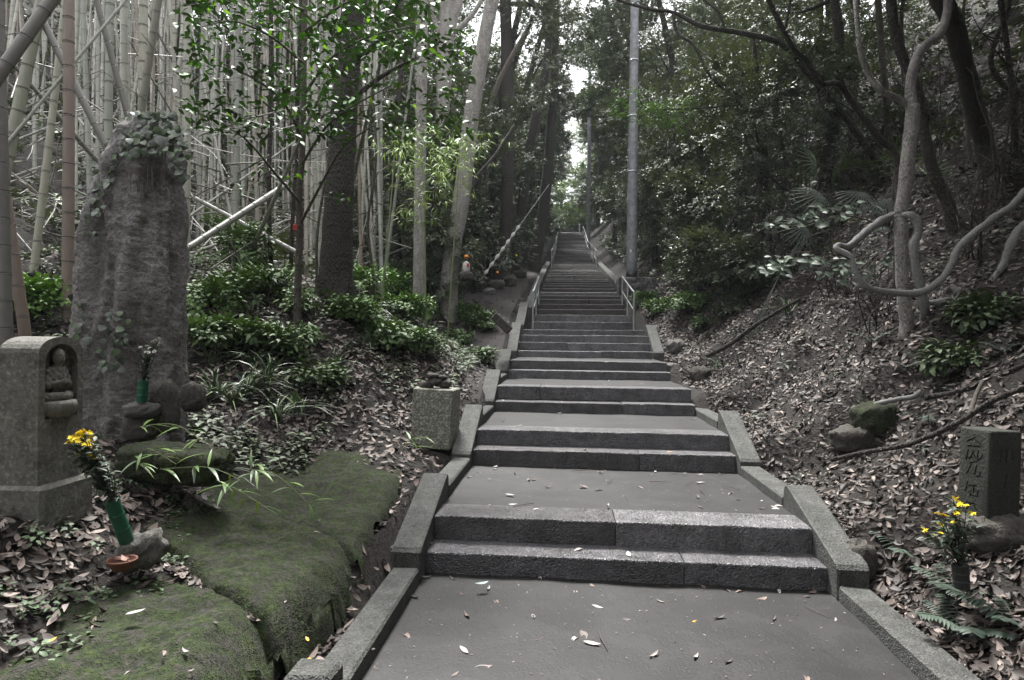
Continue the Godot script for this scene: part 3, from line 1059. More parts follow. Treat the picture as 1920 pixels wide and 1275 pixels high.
		tag(o, "bamboo pole fallen at a slant among the upright culms of the grove" if lying else "slender upright grey green bamboo culm in the dense grove left of the steps", "bamboo", group if not lying else "fallen bamboo poles in the grove")
		n += 1
	# the leafy tops, above the picture
	var blobs := []
	for i in 30:
		var q := S(rr(9, 30), rr(-22, -6))
		blobs.append([Vector3(q.x, H(q.x, q.z) + rr(9.5, 14), q.z), Vector3(2.4, 1.5, 2.4), 170])
	var hold := thing("bamboo_tops", "feathery leafy tops of the bamboo grove high over the left bank", "bamboo foliage", S(18, -9, EYE + 12))
	crown("foliage", hold, blobs, "bamboo", 2, 1.6, 2.6, MID_A, MID_B)
	hold.set_meta("kind", "stuff")
	# thin dead canes tangled between the culms
	var tx := []; var tc := []
	for i in 420:
		var s := rr(8.6, 17)
		var b := S(s, rr(-12, -4.6))
		b.y = H(b.x, b.z) + rr(.2, 4.5) * rng.randf()
		tx.append(Transform3D(basis_to(rdir(.9), rdir()).scaled(Vector3(.7, .7, 1) * rr(.8, 2.6)), b))
		tc.append(rc(Color(.1, .085, .07), Color(.36, .34, .3)))
	var cane := MB.new()
	tube(cane, [[Vector3(0, 0, -.6), .008], [Vector3(.01, .02, 0), .007], [Vector3(0, 0, .6), .004]], 5)
	tag(scatter("dead_canes", cane.mesh(M.bamboo), tx, tc, null, "stuff"), "thin dead bamboo canes and twigs tangled between the culms", "dead canes")
	# young bamboo with bright sprays by the pale leaning tree
	var sh := [[712, 520, 9.5, 742, 230, 9.7], [800, 520, 10.5, 778, 200, 10.6], [838, 540, 11.0, 862, 250, 11.0]]
	var pts := [[820, 260, 10], [845, 280, 10.3], [790, 250, 9.8], [762, 285, 9.7], [870, 262, 11], [900, 262, 11], [850, 330, 10.5], [775, 335, 9.8], [752, 300, 9.7], [782, 390, 10], [830, 310, 10], [805, 300, 10], [868, 300, 10.8], [745, 260, 9.6], [815, 350, 10]]
	var xs := [[], []]; var cs := [[], []]
	var yb := thing("young_bamboo", "thin young bamboo with bright yellow green leaf sprays before the pale leaning trunk", "bamboo", ground(P(790, 520, 10).x, P(790, 520, 10).z))
	for a in sh:
		var mb := MB.new()
		mb.col = Color(.2, .25, .12)
		var p1 := P(a[0], a[1], a[2])
		tube(mb, spline([[ground(p1.x, p1.z, -.1), .014], [p1.lerp(P(a[3], a[4], a[5]), .5) + Vector3(.05, 0, 0), .012], [P(a[3], a[4], a[5]), .006]], 5), 6)
		put("culm", mb.mesh(M.bamboo), yb)
	for a in pts:
		for i in 11:
			var k := rng.randi() % 2
			xs[k].append(Transform3D(basis_to(Vector3(rr(-1, 1), rr(-.6, .2), rr(-.2, 1)), Vector3(0, .8, .6)).scaled(Vector3.ONE * rr(.6, .95)), P(a[0] + rng.randfn(0, 20), a[1] + rng.randfn(0, 17), a[2] + rr(-.3, .3))))
			cs[k].append(rc(Color(.12, .19, .035), Color(.30, .42, .09)))
	for k in 2: scatter("leaf_spray", K["bamboo%d" % k], xs[k], cs[k], yb, "stuff")

# ------------------------------------------------------------------ trees
func trunk(o: Node3D, called: String, rows: Array, mat: Material, rough := .1, sides := 12, root := true) -> Array:
	var path := pxpath(rows)
	if root:
		var b: Vector3 = path[0][0]
		var g := H(b.x, b.z)
		if b.y > g + .05: path.insert(0, [Vector3(b.x, g + .02, b.z), path[0][1] * 1.08])
		var r0: float = path[0][1]
		path.insert(0, [path[0][0] + Vector3(0, -.35, 0), r0 * 1.35])
	path = spline(path, 5)
	if rough > .3:                                 # knots
		for i in path.size(): path[i][1] *= 1.0 + .22 * nf.get_noise_1d(i * 1.7 + path.size())
	var mb := MB.new()
	tube(mb, path, sides, rough)
	put(called, mb.mesh(mat), o)
	return path

func gtree(called: String, label: String, cat: String, x: float, y: float, group := "") -> Node3D:
	var d := hit(x, y)
	return thing(called, label, cat, P(x, y, d), group)

func twigs(o: Node3D, path: Array, n: int, ln: float, mat: Material, called := "twig", flat := .6) -> Array:
	var ends := []
	for i in n:
		var k := rng.randi_range(path.size() / 4, path.size() - 1)
		var b: Vector3 = path[k][0]
		var r := minf(path[k][1] * .5, .012)
		var d := rdir(flat)
		var p := [[b, r]]
		var l := ln * rr(.5, 1.2)
		var q := b
		for j in 4:
			d = (d + Vector3(rr(-.35, .35), rr(-.2, .35), rr(-.35, .35))).normalized()
			q += d * l / 4.0
			p.append([q, r * (1.0 - .22 * (j + 1))])
		var mb := MB.new()
		var sp := spline(p, 3)
		tube(mb, sp, 5)
		put(called, mb.mesh(mat), o)
		ends.append(sp)
	return ends

func right_trees() -> void:
	var bk: Material = M.bark_dark
	# pale twisted tree
	var d := hit(1720, 606)
	var o := thing("twisted_tree", "pale twisted forked tree among palm leaves on the right hillside", "tree", P(1720, 606, d))
	trunk(o, "trunk", [[1700, 600, d, 24], [1692, 540, d, 21], [1690, 470, d, 21], [1690, 400, d, 22], [1697, 352, d, 25], [1703, 290, d, 25], [1710, 236, d, 26], [1712, 198, d, 25]], M.bark_pale, .16)
	trunk(o, "limb", [[1711, 205, d, 20], [1708, 172, d, 18], [1712, 130, d, 17], [1728, 92, d + .1, 17], [1762, 62, d + .3, 16], [1776, 20, d + .5, 16], [1775, -60, d + .6, 14]], M.bark_pale, .2, 12, false)
	trunk(o, "limb", [[1709, 206, d, 12], [1690, 188, d, 12], [1650, 168, d - .1, 11], [1627, 136, d - .1, 10], [1612, 90, d - .2, 9], [1606, 30, d - .2, 8], [1600, -60, d, 7]], M.bark_pale, .2, 10, false)
	# woody vines looping round it
	o = thing("woody_vine", "thick pale woody vine hanging in a wide loop before the twisted tree", "vine", P(1721, 548, d - .35))
	twigs(o, trunk(o, "stem", [[2010, 290, d - .1, 14], [1922, 361, d - .3, 14], [1895, 388, d - .3, 12], [1860, 411, d - .3, 14], [1802, 460, d - .35, 12], [1785, 494, d - .38, 13], [1762, 526, d - .4, 12], [1722, 549, d - .4, 13], [1662, 547, d - .4, 13], [1622, 536, d - .4, 13], [1607, 516, d - .4, 11], [1594, 482, d - .35, 11], [1570, 467, d - .3, 11], [1573, 459, d - .25, 11], [1591, 462, d - .2, 13], [1618, 440, d - .1, 15], [1648, 417, d, 15], [1676, 404, d + .1, 14], [1694, 398, d + .1, 12]], M.bark_vine, .34, 10, false), 6, .38, M.bark_mid)
	o = thing("woody_vine", "pale woody vine curling down beside the twisted trunk to its foot", "vine", P(1726, 540, d - .2))
	twigs(o, trunk(o, "stem", [[1694, 404, d - .05, 9], [1703, 402, d - .2, 12], [1717, 412, d - .22, 14], [1722, 434, d - .22, 14], [1713, 462, d - .22, 14], [1717, 504, d - .22, 14], [1727, 542, d - .2, 15], [1733, 580, d - .15, 17], [1736, 605, d - .05, 19]], M.bark_vine, .34, 10, false), 6, .38, M.bark_mid)
	o = thing("woody_vine", "pale woody vine lying low at the right edge of the hillside", "vine", P(1848, 537, d - .3))
	twigs(o, trunk(o, "stem", [[1990, 380, d, 14], [1921, 422, d - .2, 14], [1894, 461, d - .3, 14], [1883, 496, d - .3, 14], [1848, 537, d - .3, 14], [1814, 550, d - .3, 14], [1772, 565, d - .25, 13], [1735, 568, d - .1, 11]], M.bark_vine, .34, 10, false), 6, .38, M.bark_mid)
	o = thing("woody_vine", "thin pale vine end dangling straight down from the low vine", "vine", P(1800, 640, d - .5))
	twigs(o, trunk(o, "stem", [[1776, 548, d - .3, 9], [1784, 538, d - .4, 9], [1794, 548, d - .45, 9], [1787, 578, d - .5, 9], [1790, 612, d - .5, 9], [1806, 636, d - .5, 8], [1812, 656, d - .5, 4]], M.bark_vine, .34, 8, false), 6, .38, M.bark_mid)
	# dark trunks
	d = hit(1856, 318)
	o = thing("leaning_tree", "big dark trunk bending up to the left at the upper right", "tree", P(1856, 318, d))
	trunk(o, "trunk", [[1858, 325, d, 40], [1847, 275, d, 34], [1826, 200, d - .3, 33], [1808, 125, d - .6, 33], [1790, 55, d - .9, 34], [1766, 0, d - 1.1, 35], [1740, -80, d - 1.3, 33]], bk, .14)
	d = hit(1792, 442)
	o = thing("leaning_tree", "dark trunk rising behind the pale twisted tree", "tree", P(1792, 442, d))
	trunk(o, "trunk", [[1790, 445, d, 24], [1777, 381, d, 22], [1752, 326, d, 21], [1733, 251, d, 19], [1717, 166, d, 18], [1690, 100, d, 18], [1674, 40, d, 19], [1668, -60, d, 18]], bk, .12)
	d = hit(1656, 325)
	o = thing("overhanging_tree", "dark slanting tree whose long branch reaches left across the sky gap to the pole", "tree", ground(P(1660, 330, d).x, P(1660, 330, d).z))
	var main := trunk(o, "trunk", [[1656, 325, d, 13], [1622, 271, d - .1, 13], [1582, 217, d - .2, 12], [1548, 176, d - .3, 12], [1511, 130, d - .4, 13], [1466, 82, d - .5, 12], [1391, 62, d - .5, 10], [1316, 49, d - .5, 9], [1265, 24, d - .4, 7], [1222, 18, d - .4, 6], [1160, 0, d - .3, 5], [1120, -25, d - .3, 4]], bk, .1, 10)
	var b1 := trunk(o, "branch", [[1262, 24, d - .4, 6], [1270, 62, d - .5, 6], [1301, 85, d - .6, 6], [1331, 142, d - .7, 6], [1391, 201, d - .8, 6], [1398, 261, d - .9, 6], [1421, 306, d - 1, 6], [1461, 346, d - 1, 5], [1514, 374, d - 1, 3]], bk, .1, 8, false)
	var b2 := trunk(o, "branch", [[1392, 198, d - .8, 4], [1350, 200, d - .7, 3], [1280, 204, d - .6, 3], [1215, 203, d - .5, 2.5], [1196, 180, d - .5, 2]], bk, .1, 6, false)
	var b3 := trunk(o, "branch", [[1360, 55, d - .5, 5], [1345, 20, d - .5, 5], [1320, 0, d - .4, 4], [1290, -30, d - .4, 3]], bk, .1, 6, false)
	twigs(o, main, 14, .9, bk); twigs(o, b1, 8, .6, bk); twigs(o, b2, 8, .4, bk); twigs(o, b3, 5, .5, bk)
	var xs := []; var cs := []
	for a in [[1200, 232, 24, 9], [1240, 222, 24, 8], [1270, 232, 16, 8], [1295, 190, 12, 9], [1215, 205, 22, 8], [1260, 205, 20, 8], [1160, 215, 16, 8], [1180, 185, 18, 9]]:
		for i in 15:
			xs.append(Transform3D(basis_to(rdir(.35), Vector3(rr(-.3, .3), 1, rr(-.3, .3))).scaled(Vector3.ONE * rr(.5, .8)), P(a[0] + rng.randfn(0, a[2]), a[1] + rng.randfn(0, a[3]), d - .6 + rr(-.3, .3))))
			cs.append(rc(Color(.06, .13, .02), Color(.18, .32, .06)))
	scatter("leaf_spray", K.plant0, xs, cs, o, "stuff")
	o = thing("slender_tree", "dark slender stem slanting left, crossing others in the upper right thicket", "tree", ground(P(1684, 310, 8.6).x, P(1684, 310, 8.6).z), "dark stems on the right hillside")
	twigs(o, trunk(o, "trunk", [[1684, 312, 8.6, 13], [1645, 256, 8.6, 12], [1594, 187, 8.5, 11], [1574, 157, 8.4, 11], [1538, 155, 8.4, 10], [1511, 113, 8.3, 10], [1486, 88, 8.2, 9], [1441, 0, 8, 8], [1420, -60, 8, 7]], bk, .1, 9), 8, .9, bk)
	var more := [
		[[[1557, 284, 9, 9], [1543, 211, 9, 9], [1494, 122, 9, 8], [1462, 56, 9, 8], [1450, -40, 9, 7]], "dark stem rising from the palm leaves and bending left"],
		[[[1461, 450, 8.5, 8], [1466, 390, 8.5, 7], [1474, 320, 8.5, 7], [1462, 240, 8.5, 6], [1458, 140, 8.5, 5], [1475, 40, 8.5, 5], [1490, -40, 8.5, 4]], "thin dark stem standing over the shaded leaf slope left of the palm"],
		[[[1667, 300, 9.5, 14], [1664, 211, 9.5, 13], [1653, 100, 9.5, 12], [1646, 0, 9.5, 12], [1640, -80, 9.5, 11]], "straight dark stem directly behind the pale fork"],
		[[[1930, 185, 8.6, 12], [1884, 161, 8.6, 10], [1858, 118, 8.6, 10], [1868, 70, 8.6, 10], [1890, 20, 8.6, 9], [1900, -60, 8.6, 8]], "dark curling stem at the upper right edge"],
		[[[1824, 316, 9, 9], [1816, 270, 9, 8], [1812, 220, 9, 7], [1798, 140, 9, 6], [1800, 60, 9, 5], [1815, -40, 9, 5]], "pale thin stem just left of the big dark trunk"],
		[[[1736, 240, 10.5, 8], [1700, 130, 10.5, 8], [1690, 40, 10.5, 7], [1700, -60, 10.5, 6]], "dark stem showing through the fork of the twisted tree"],
		[[[1600, 240, 10, 10], [1560, 150, 10, 9], [1540, 60, 10, 8], [1545, -60, 10, 8]], "dark stem among the thicket above the palm leaves"],
		[[[1395, 340, 11, 6], [1405, 250, 11, 6], [1385, 150, 11, 5], [1375, 60, 11, 5], [1390, -40, 11, 4]], "thin stem halfway between the pole and the palm"],
		[[[1340, 330, 12, 6], [1325, 250, 12, 6], [1330, 160, 12, 5], [1310, 60, 12, 5], [1315, -40, 12, 4]], "thin dark stem in the thicket right of the pole"],
		[[[1905, 300, 9.5, 12], [1900, 200, 9.5, 11], [1890, 100, 9.5, 10], [1870, -40, 9.5, 10]], "dark stem at the far right edge of the slope"]]
	for a in more:
		var r0: Array = a[0][0]
		var dd: float = hit(r0[0], r0[1]) - r0[2]
		for r in a[0]: r[2] = r[2] + dd
		o = thing("slender_tree", a[1], "tree", ground(P(r0[0], r0[1], r0[2]).x, P(r0[0], r0[1], r0[2]).z), "dark stems on the right hillside")
		twigs(o, trunk(o, "trunk", a[0], M.bark_mid if "pale" in a[1] else bk, .1, 8), 9, 1.0, bk)
	# bare twiggy shrubs of the shaded slope: [px, py of the foot, spread px, height px, leaves]
	for a in [[1250, 505, 60, 190, 40, "bare twiggy shrub just right of the tall pole's foot"], [1300, 500, 80, 230, 40, "bare twiggy shrub before the large dark boulder"], [1350, 560, 70, 170, 26, "twiggy shrub arching over the dark fallen log"], [1400, 480, 90, 260, 40, "tall twiggy shrub in the middle of the shaded slope"], [1460, 470, 80, 280, 30, "tall twiggy shrub left of the palm leaves"], [1510, 430, 70, 260, 26, "twiggy shrub behind the broad pale leaves"], [1270, 430, 70, 240, 46, "leafier twiggy shrub behind the pole"], [1340, 410, 90, 260, 46, "leafier twiggy shrub high behind the dark boulder"], [1430, 380, 90, 260, 40, "twiggy shrub high on the slope above the palm"], [1590, 350, 80, 260, 16, "twiggy shrub among the dark slanting trunks"], [1750, 300, 70, 240, 8, "bare shrub between the twisted tree and the big trunk"], [1880, 380, 60, 240, 8, "bare shrub below the big dark trunk"], [1830, 480, 60, 180, 6, "bare stems above the low pale vine"], [1640, 620, 50, 150, 6, "thin bare stems in front of the vine loop"], [1560, 560, 50, 140, 8, "thin bare stems under the broad pale leaves"], [1910, 250, 60, 230, 6, "bare shrub at the upper right edge"], [1690, 250, 60, 220, 10, "bare shrub behind the fork of the pale tree"], [1490, 300, 80, 240, 40, "leafier shrub at the top of the shaded slope"]]:
		var e := hit(a[0], a[1])
		o = thing("bare_shrub", a[5], "shrub", P(a[0], a[1], e), "twiggy shrubs of the right slope")
		var xl := []; var cl := []
		for i in 9:
			var x0: float = a[0] + rr(-.3, .3) * a[2]
			var x1: float = a[0] + rr(-1, 1) * a[2]
			var hh: float = a[3] * rr(.5, 1.1)
			var z0 := e + rr(-.2, .2)
			var pth := spline([[P(x0, a[1] + 8, z0), .011], [P(lerpf(x0, x1, .3) + rr(-8, 8), a[1] - hh * .4, z0 - .1), .009], [P(lerpf(x0, x1, .75) + rr(-10, 10), a[1] - hh * .75, z0 - .2), .007], [P(x1, a[1] - hh, z0 - .3), .003]], 4)
			var mb := MB.new()
			tube(mb, pth, 5, .1)
			for k in 4:
				var q: Vector3 = pth[rng.randi_range(4, pth.size() - 2)][0]
				var dd := rdir(.7) * rr(.2, .5)
				tube(mb, [[q, .005], [q + dd * .6 + Vector3(0, .05, 0), .004], [q + dd, .002]], 4)
				for j in int(a[4] / 9.0):
					xl.append(Transform3D(basis_to(rdir(.6), Vector3(rr(-.4, .4), 1, rr(-.2, .6))).scaled(Vector3.ONE * rr(.5, .95)), q + dd * rr(.3, 1.1)))
					cl.append(rc(DARK_A, DARK_B))
			put("stem", mb.mesh(M.bark_mid if i % 3 == 0 else bk), o)
		if xl.size(): scatter("foliage", K.sprig0, xl, cl, o, "stuff")
	# crowns of these trees, over the hillside and above the picture
	var cr := thing("tree_canopy", "dark leafy canopy roofing the right hillside", "canopy", S(7, 5, 9))
	var bl := []
	for a in [[6.5, 5.2, 8.8], [10.5, 5.6, 10.6], [12.5, 7.6, 12], [8.5, 9.5, 11.5], [5.5, 9.5, 10], [4.2, 4.4, 7.6], [6.2, 3.9, 8.3], [8.6, 4.6, 9.6], [3.2, 5.8, 8.0], [7.4, 6.6, 9.6], [11, 3.4, 10.4], [5, 2.6, 8.2], [8, 3.0, 9.6], [4, 7, 8.6], [9, 7.4, 10.6], [3, 3.4, 7.2], [4.5, 5.5, 8.2], [6, 3.2, 8.0], [8, 5.8, 9.5], [9.5, 4.0, 9.2], [1.5, 5.0, 7.0], [7, 8.0, 10.0], [3.5, 8.2, 9.0], [11, 6.5, 11.0], [12, 4.4, 10.6], [10, 9, 12], [0, 3.0, 7.4], [14, 8, 13], [15, 5, 12.2]]:
		bl.append([S(a[0], a[1], a[2]), Vector3(1.9, 1.0, 1.9), 420])
	crown("foliage", cr, bl, "sprig", 3, 1.2, 2.0, DARK_A, MID_A)

func left_trees() -> void:
	var d := hit(632, 556)
	var o := thing("dark_trunk_tree", "stout dark-barked tree standing on the left bank before the bamboo", "tree", P(632, 556, d))
	var path := trunk(o, "trunk", [[630, 556, d, 76], [629, 520, d, 64], [632, 450, d, 58], [640, 300, d, 52], [648, 180, d, 47], [657, 60, d, 44], [668, -20, d, 42], [676, -160, d, 40]], M.bark_dark, .1, 18)
	for a in [[652, 130, 720, 60, 760, -40], [646, 200, 705, 150, 775, 110]]:
		trunk(o, "limb", [[a[0], a[1], d, 12], [a[2], a[3], d - .3, 9], [a[4], a[5], d - .7, 6]], M.bark_dark, .1, 8, false)
	# the sapling with a red tag, and its glossy leaves
	d = hit(558, 618)
	o = thing("tagged_sapling", "slim grey sapling with a small red tag, left of the dark trunk", "tree", P(558, 618, d))
	var tr := trunk(o, "trunk", [[557, 622, d, 15], [559, 520, d, 14], [562, 440, d, 14], [561, 360, d, 13], [566, 300, d, 12], [569, 200, d, 12], [570, 100, d, 11], [572, 0, d, 10], [575, -100, d, 8]], M.bark_mid, .06, 10)
	var br := []
	for a in [[563, 380, 520, 330, 470, 270, 430, 240], [565, 310, 610, 240, 660, 200, 735, 160], [567, 260, 530, 190, 480, 150, 420, 120], [569, 180, 620, 110, 690, 70, 770, 50], [570, 120, 510, 70, 440, 40, 380, 50], [570, 60, 640, 10, 700, -10, 760, -20], [563, 420, 600, 350, 640, 280, 700, 235], [571, 20, 500, -10, 430, 0, 350, 10]]:
		var dd := rr(.6, 2.2)
		br.append(trunk(o, "branch", [[a[0], a[1], d, 6], [a[2], a[3], d - dd * .35, 5], [a[4], a[5], d - dd * .7, 4], [a[6], a[7], d - dd, 2]], M.bark_mid, .05, 6, false))
	var mb := MB.new()
	cbox(mb, Transform3D(Basis(), P(553, 432, d - .1)), Vector3(.05, .075, .01), .003)
	put("red_tag", mb.mesh(M.red), o)
	var tw := []
	for b in br: tw.append_array(twigs(o, b, 5, .55, M.bark_mid))
	var mats := [plain(Color(.042, .115, .022), .44), plain(Color(.024, .055, .016), .42), plain(Color(.085, .215, .04), .48), plain(Color(.025, .04, .018), .34)]
	var lm := []
	for k in 4:
		mats[k].backlight_enabled = true
		mats[k].backlight = Color(.3, .42, .08) * [1.0, .5, 1.4, .2][k]
		for v in 2:
			mb = MB.new()
			leaf(mb, Transform3D(), 1.0, [.5, .42][v], 4, .28, [.14, .3][v])
			lm.append(mb.mesh(mats[k]))
	var one := []
	for b in tw + br:
		for i in 13:
			var k: int = rng.randi_range(b.size() / 3, b.size() - 1)
			var q: Vector3 = b[k][0] + Vector3(rr(-.1, .1), rr(-.07, .07), rr(-.1, .1))
			one.append(q)
	# loose ends of the canopy, spread through the sapling's top
	for i in 1250:
		var q := P(rr(345, 865), -25 + 290 * pow(rng.randf(), 1.35), d - rr(.2, 2.2))
		if nf.get_noise_3d(q.x * 1.1, q.y * 1.1, q.z * 1.1) < -.06: continue
		for j in 3: one.append(q + Vector3(rr(-.14, .14), rr(-.06, .06), rr(-.14, .14)))
	var xs := []; var cs := []
	for i in one.size():
		var q: Vector3 = one[i]
		var n := nf.get_noise_3d(q.x * 1.3, q.y * 1.3, q.z * 1.3)
		var x := Transform3D(basis_to(rdir(.5) + Vector3.DOWN * .25, Vector3(rr(-.5, .5), 1, rr(-.5, .5))).scaled(Vector3.ONE * rr(.068, .115)), q)
		if i % 5 == 0 and i / 5 < 300:
			var k := clampi(int((n + .35) * 3.0 + rr(0, 1.6)), 0, 3)
			var l := put("leaf", lm[[1, 3, 0, 2][k] * 2 + i % 2], o, true)
			l.transform = Transform3D(x.basis, x.origin - o.position)
		else:
			xs.append(x)
			cs.append(rc(Color(.022, .035, .014), Color(.045, .13, .018)).lerp(Color(.085, .22, .04), clampf(n * 2.0 + .05, 0, 1)))
	scatter("foliage", K.broad0, xs, cs, o, "stuff")
	var slim := [
		[[[545, 520, 9.5, 8], [549, 400, 9.5, 8], [556, 300, 9.5, 7], [560, 150, 9.5, 7], [566, -60, 9.5, 6]], "thin dark stem close behind the tagged sapling", M.bark_dark],
		[[[510, 520, 9.5, 9], [505, 420, 9.5, 9], [505, 300, 9.5, 9], [508, 150, 9.5, 9], [508, -60, 9.5, 8]], "thin dark straight stem left of the tagged sapling", M.bark_dark],
		[[[700, 520, 10, 6], [690, 420, 10, 5], [705, 300, 10, 5], [700, 180, 10, 4]], "thin crooked stem right of the dark trunk", M.bark_mid],
		[[[595, 440, 9.2, 5], [612, 330, 9.2, 5], [640, 240, 9.2, 4], [690, 160, 9, 3]], "thin twiggy stem leaning across the dark trunk", M.bark_mid]]
	for a in slim:
		var r0: Array = a[0][0]
		var e := thing("slender_tree", a[1], "tree", ground(P(r0[0], r0[1], r0[2]).x, P(r0[0], r0[1], r0[2]).z))
		twigs(e, trunk(e, "trunk", a[0], a[2], .06, 8), 10, .8, M.bark_mid)
	# pale trees
	d = 15.0
	o = thing("pale_tree", "tall pale smooth tree leaning right beside the earth path", "tree", ground(P(846, 500, d).x, P(846, 500, d).z))
	trunk(o, "trunk", [[843, 520, d, 32], [851, 450, d, 31], [864, 380, d, 32], [874, 300, d, 31], [882, 230, d, 30], [897, 140, d, 28], [911, 60, d, 26], [923, 0, d, 25], [945, -120, d, 24]], M.bark_pale, .05, 16)
	trunk(o, "limb", [[868, 400, d, 12], [890, 340, d + .2, 10], [930, 290, d + .4, 8], [965, 235, d + .6, 6]], M.bark_dark, .08, 8, false)
	d = 17.0
	o = thing("pale_tree", "tall pale forked tree between the bamboo and the leaning trunk", "tree", ground(P(826, 500, d).x, P(826, 500, d).z))
	trunk(o, "trunk", [[826, 500, d, 28], [828, 400, d, 27], [829, 250, d, 26], [832, 160, d, 27], [836, 90, d, 30], [839, 30, d, 29], [839, -120, d, 26]], M.bark_pale, .05, 16)
	trunk(o, "limb", [[842, 66, d, 18], [852, 30, d, 17], [862, -10, d, 16], [875, -80, d, 14]], M.bark_pale, .05, 10, false)
	trunk(o, "limb", [[846, 62, d, 10], [862, 52, d, 10], [885, 28, d, 9], [905, -4, d, 8], [930, -60, d, 7]], M.bark_pale, .05, 8, false)
	trunk(o, "limb", [[830, 70, d, 9], [820, 55, d, 9], [811, 20, d, 9], [806, -40, d, 8]], M.bark_pale, .05, 8, false)
	d = 13.0
	o = thing("pale_tree", "pale straight trunk half hidden by the bright bamboo sprays", "tree", ground(P(788, 480, d).x, P(788, 480, d).z))
	trunk(o, "trunk", [[786, 480, d, 22], [788, 300, d, 21], [790, 190, d, 20], [793, 60, d, 18], [796, -120, d, 16]], M.bark_pale, .06, 12)
	var back := [
		[[[968, 480, 26, 20], [978, 400, 26, 19], [990, 300, 26, 18], [1008, 200, 26, 17], [1026, 110, 26, 15], [1036, -60, 26, 13]], "dark trunk leaning right over the earth path"],
		[[[1004, 480, 30, 24], [1016, 420, 30, 22], [1026, 330, 30, 20], [1034, 230, 30, 18], [1040, 100, 30, 15], [1042, -60, 30, 12]], "dark trunk close beside the upper handrail, leaning to the steps"],
		[[[944, 500, 22, 24], [950, 400, 22, 24], [952, 250, 22, 23], [950, 100, 22, 22], [946, -60, 22, 20]], "thick upright dark trunk behind the twisted wire guard"],
		[[[918, 500, 24, 14], [922, 380, 24, 14], [930, 250, 24, 12], [960, 130, 24, 10], [1000, 30, 24, 8]], "slim dark trunk between the leaning pale tree and the path"],
		[[[890, 500, 20, 12], [884, 420, 20, 12], [900, 320, 20, 11], [925, 180, 20, 10], [985, 60, 20, 7]], "slim grey trunk slanting right behind the leaning pale tree"],
		[[[984, 470, 34, 14], [992, 380, 34, 13], [1003, 290, 34, 12], [1012, 190, 34, 10]], "dark trunk far up the left of the path"]]
	for a in back:
		var r0: Array = a[0][0]
		o = thing("woodland_tree", a[1], "tree", ground(P(r0[0], r0[1], r0[2]).x, P(r0[0], r0[1], r0[2]).z), "trees along the left of the path")
		var pth := trunk(o, "trunk", a[0], M.bark_dark if a[0][0][2] > 21 else M.bark_mid, .1, 10)
		twigs(o, pth, 7, 2.2, M.bark_dark, "limb")

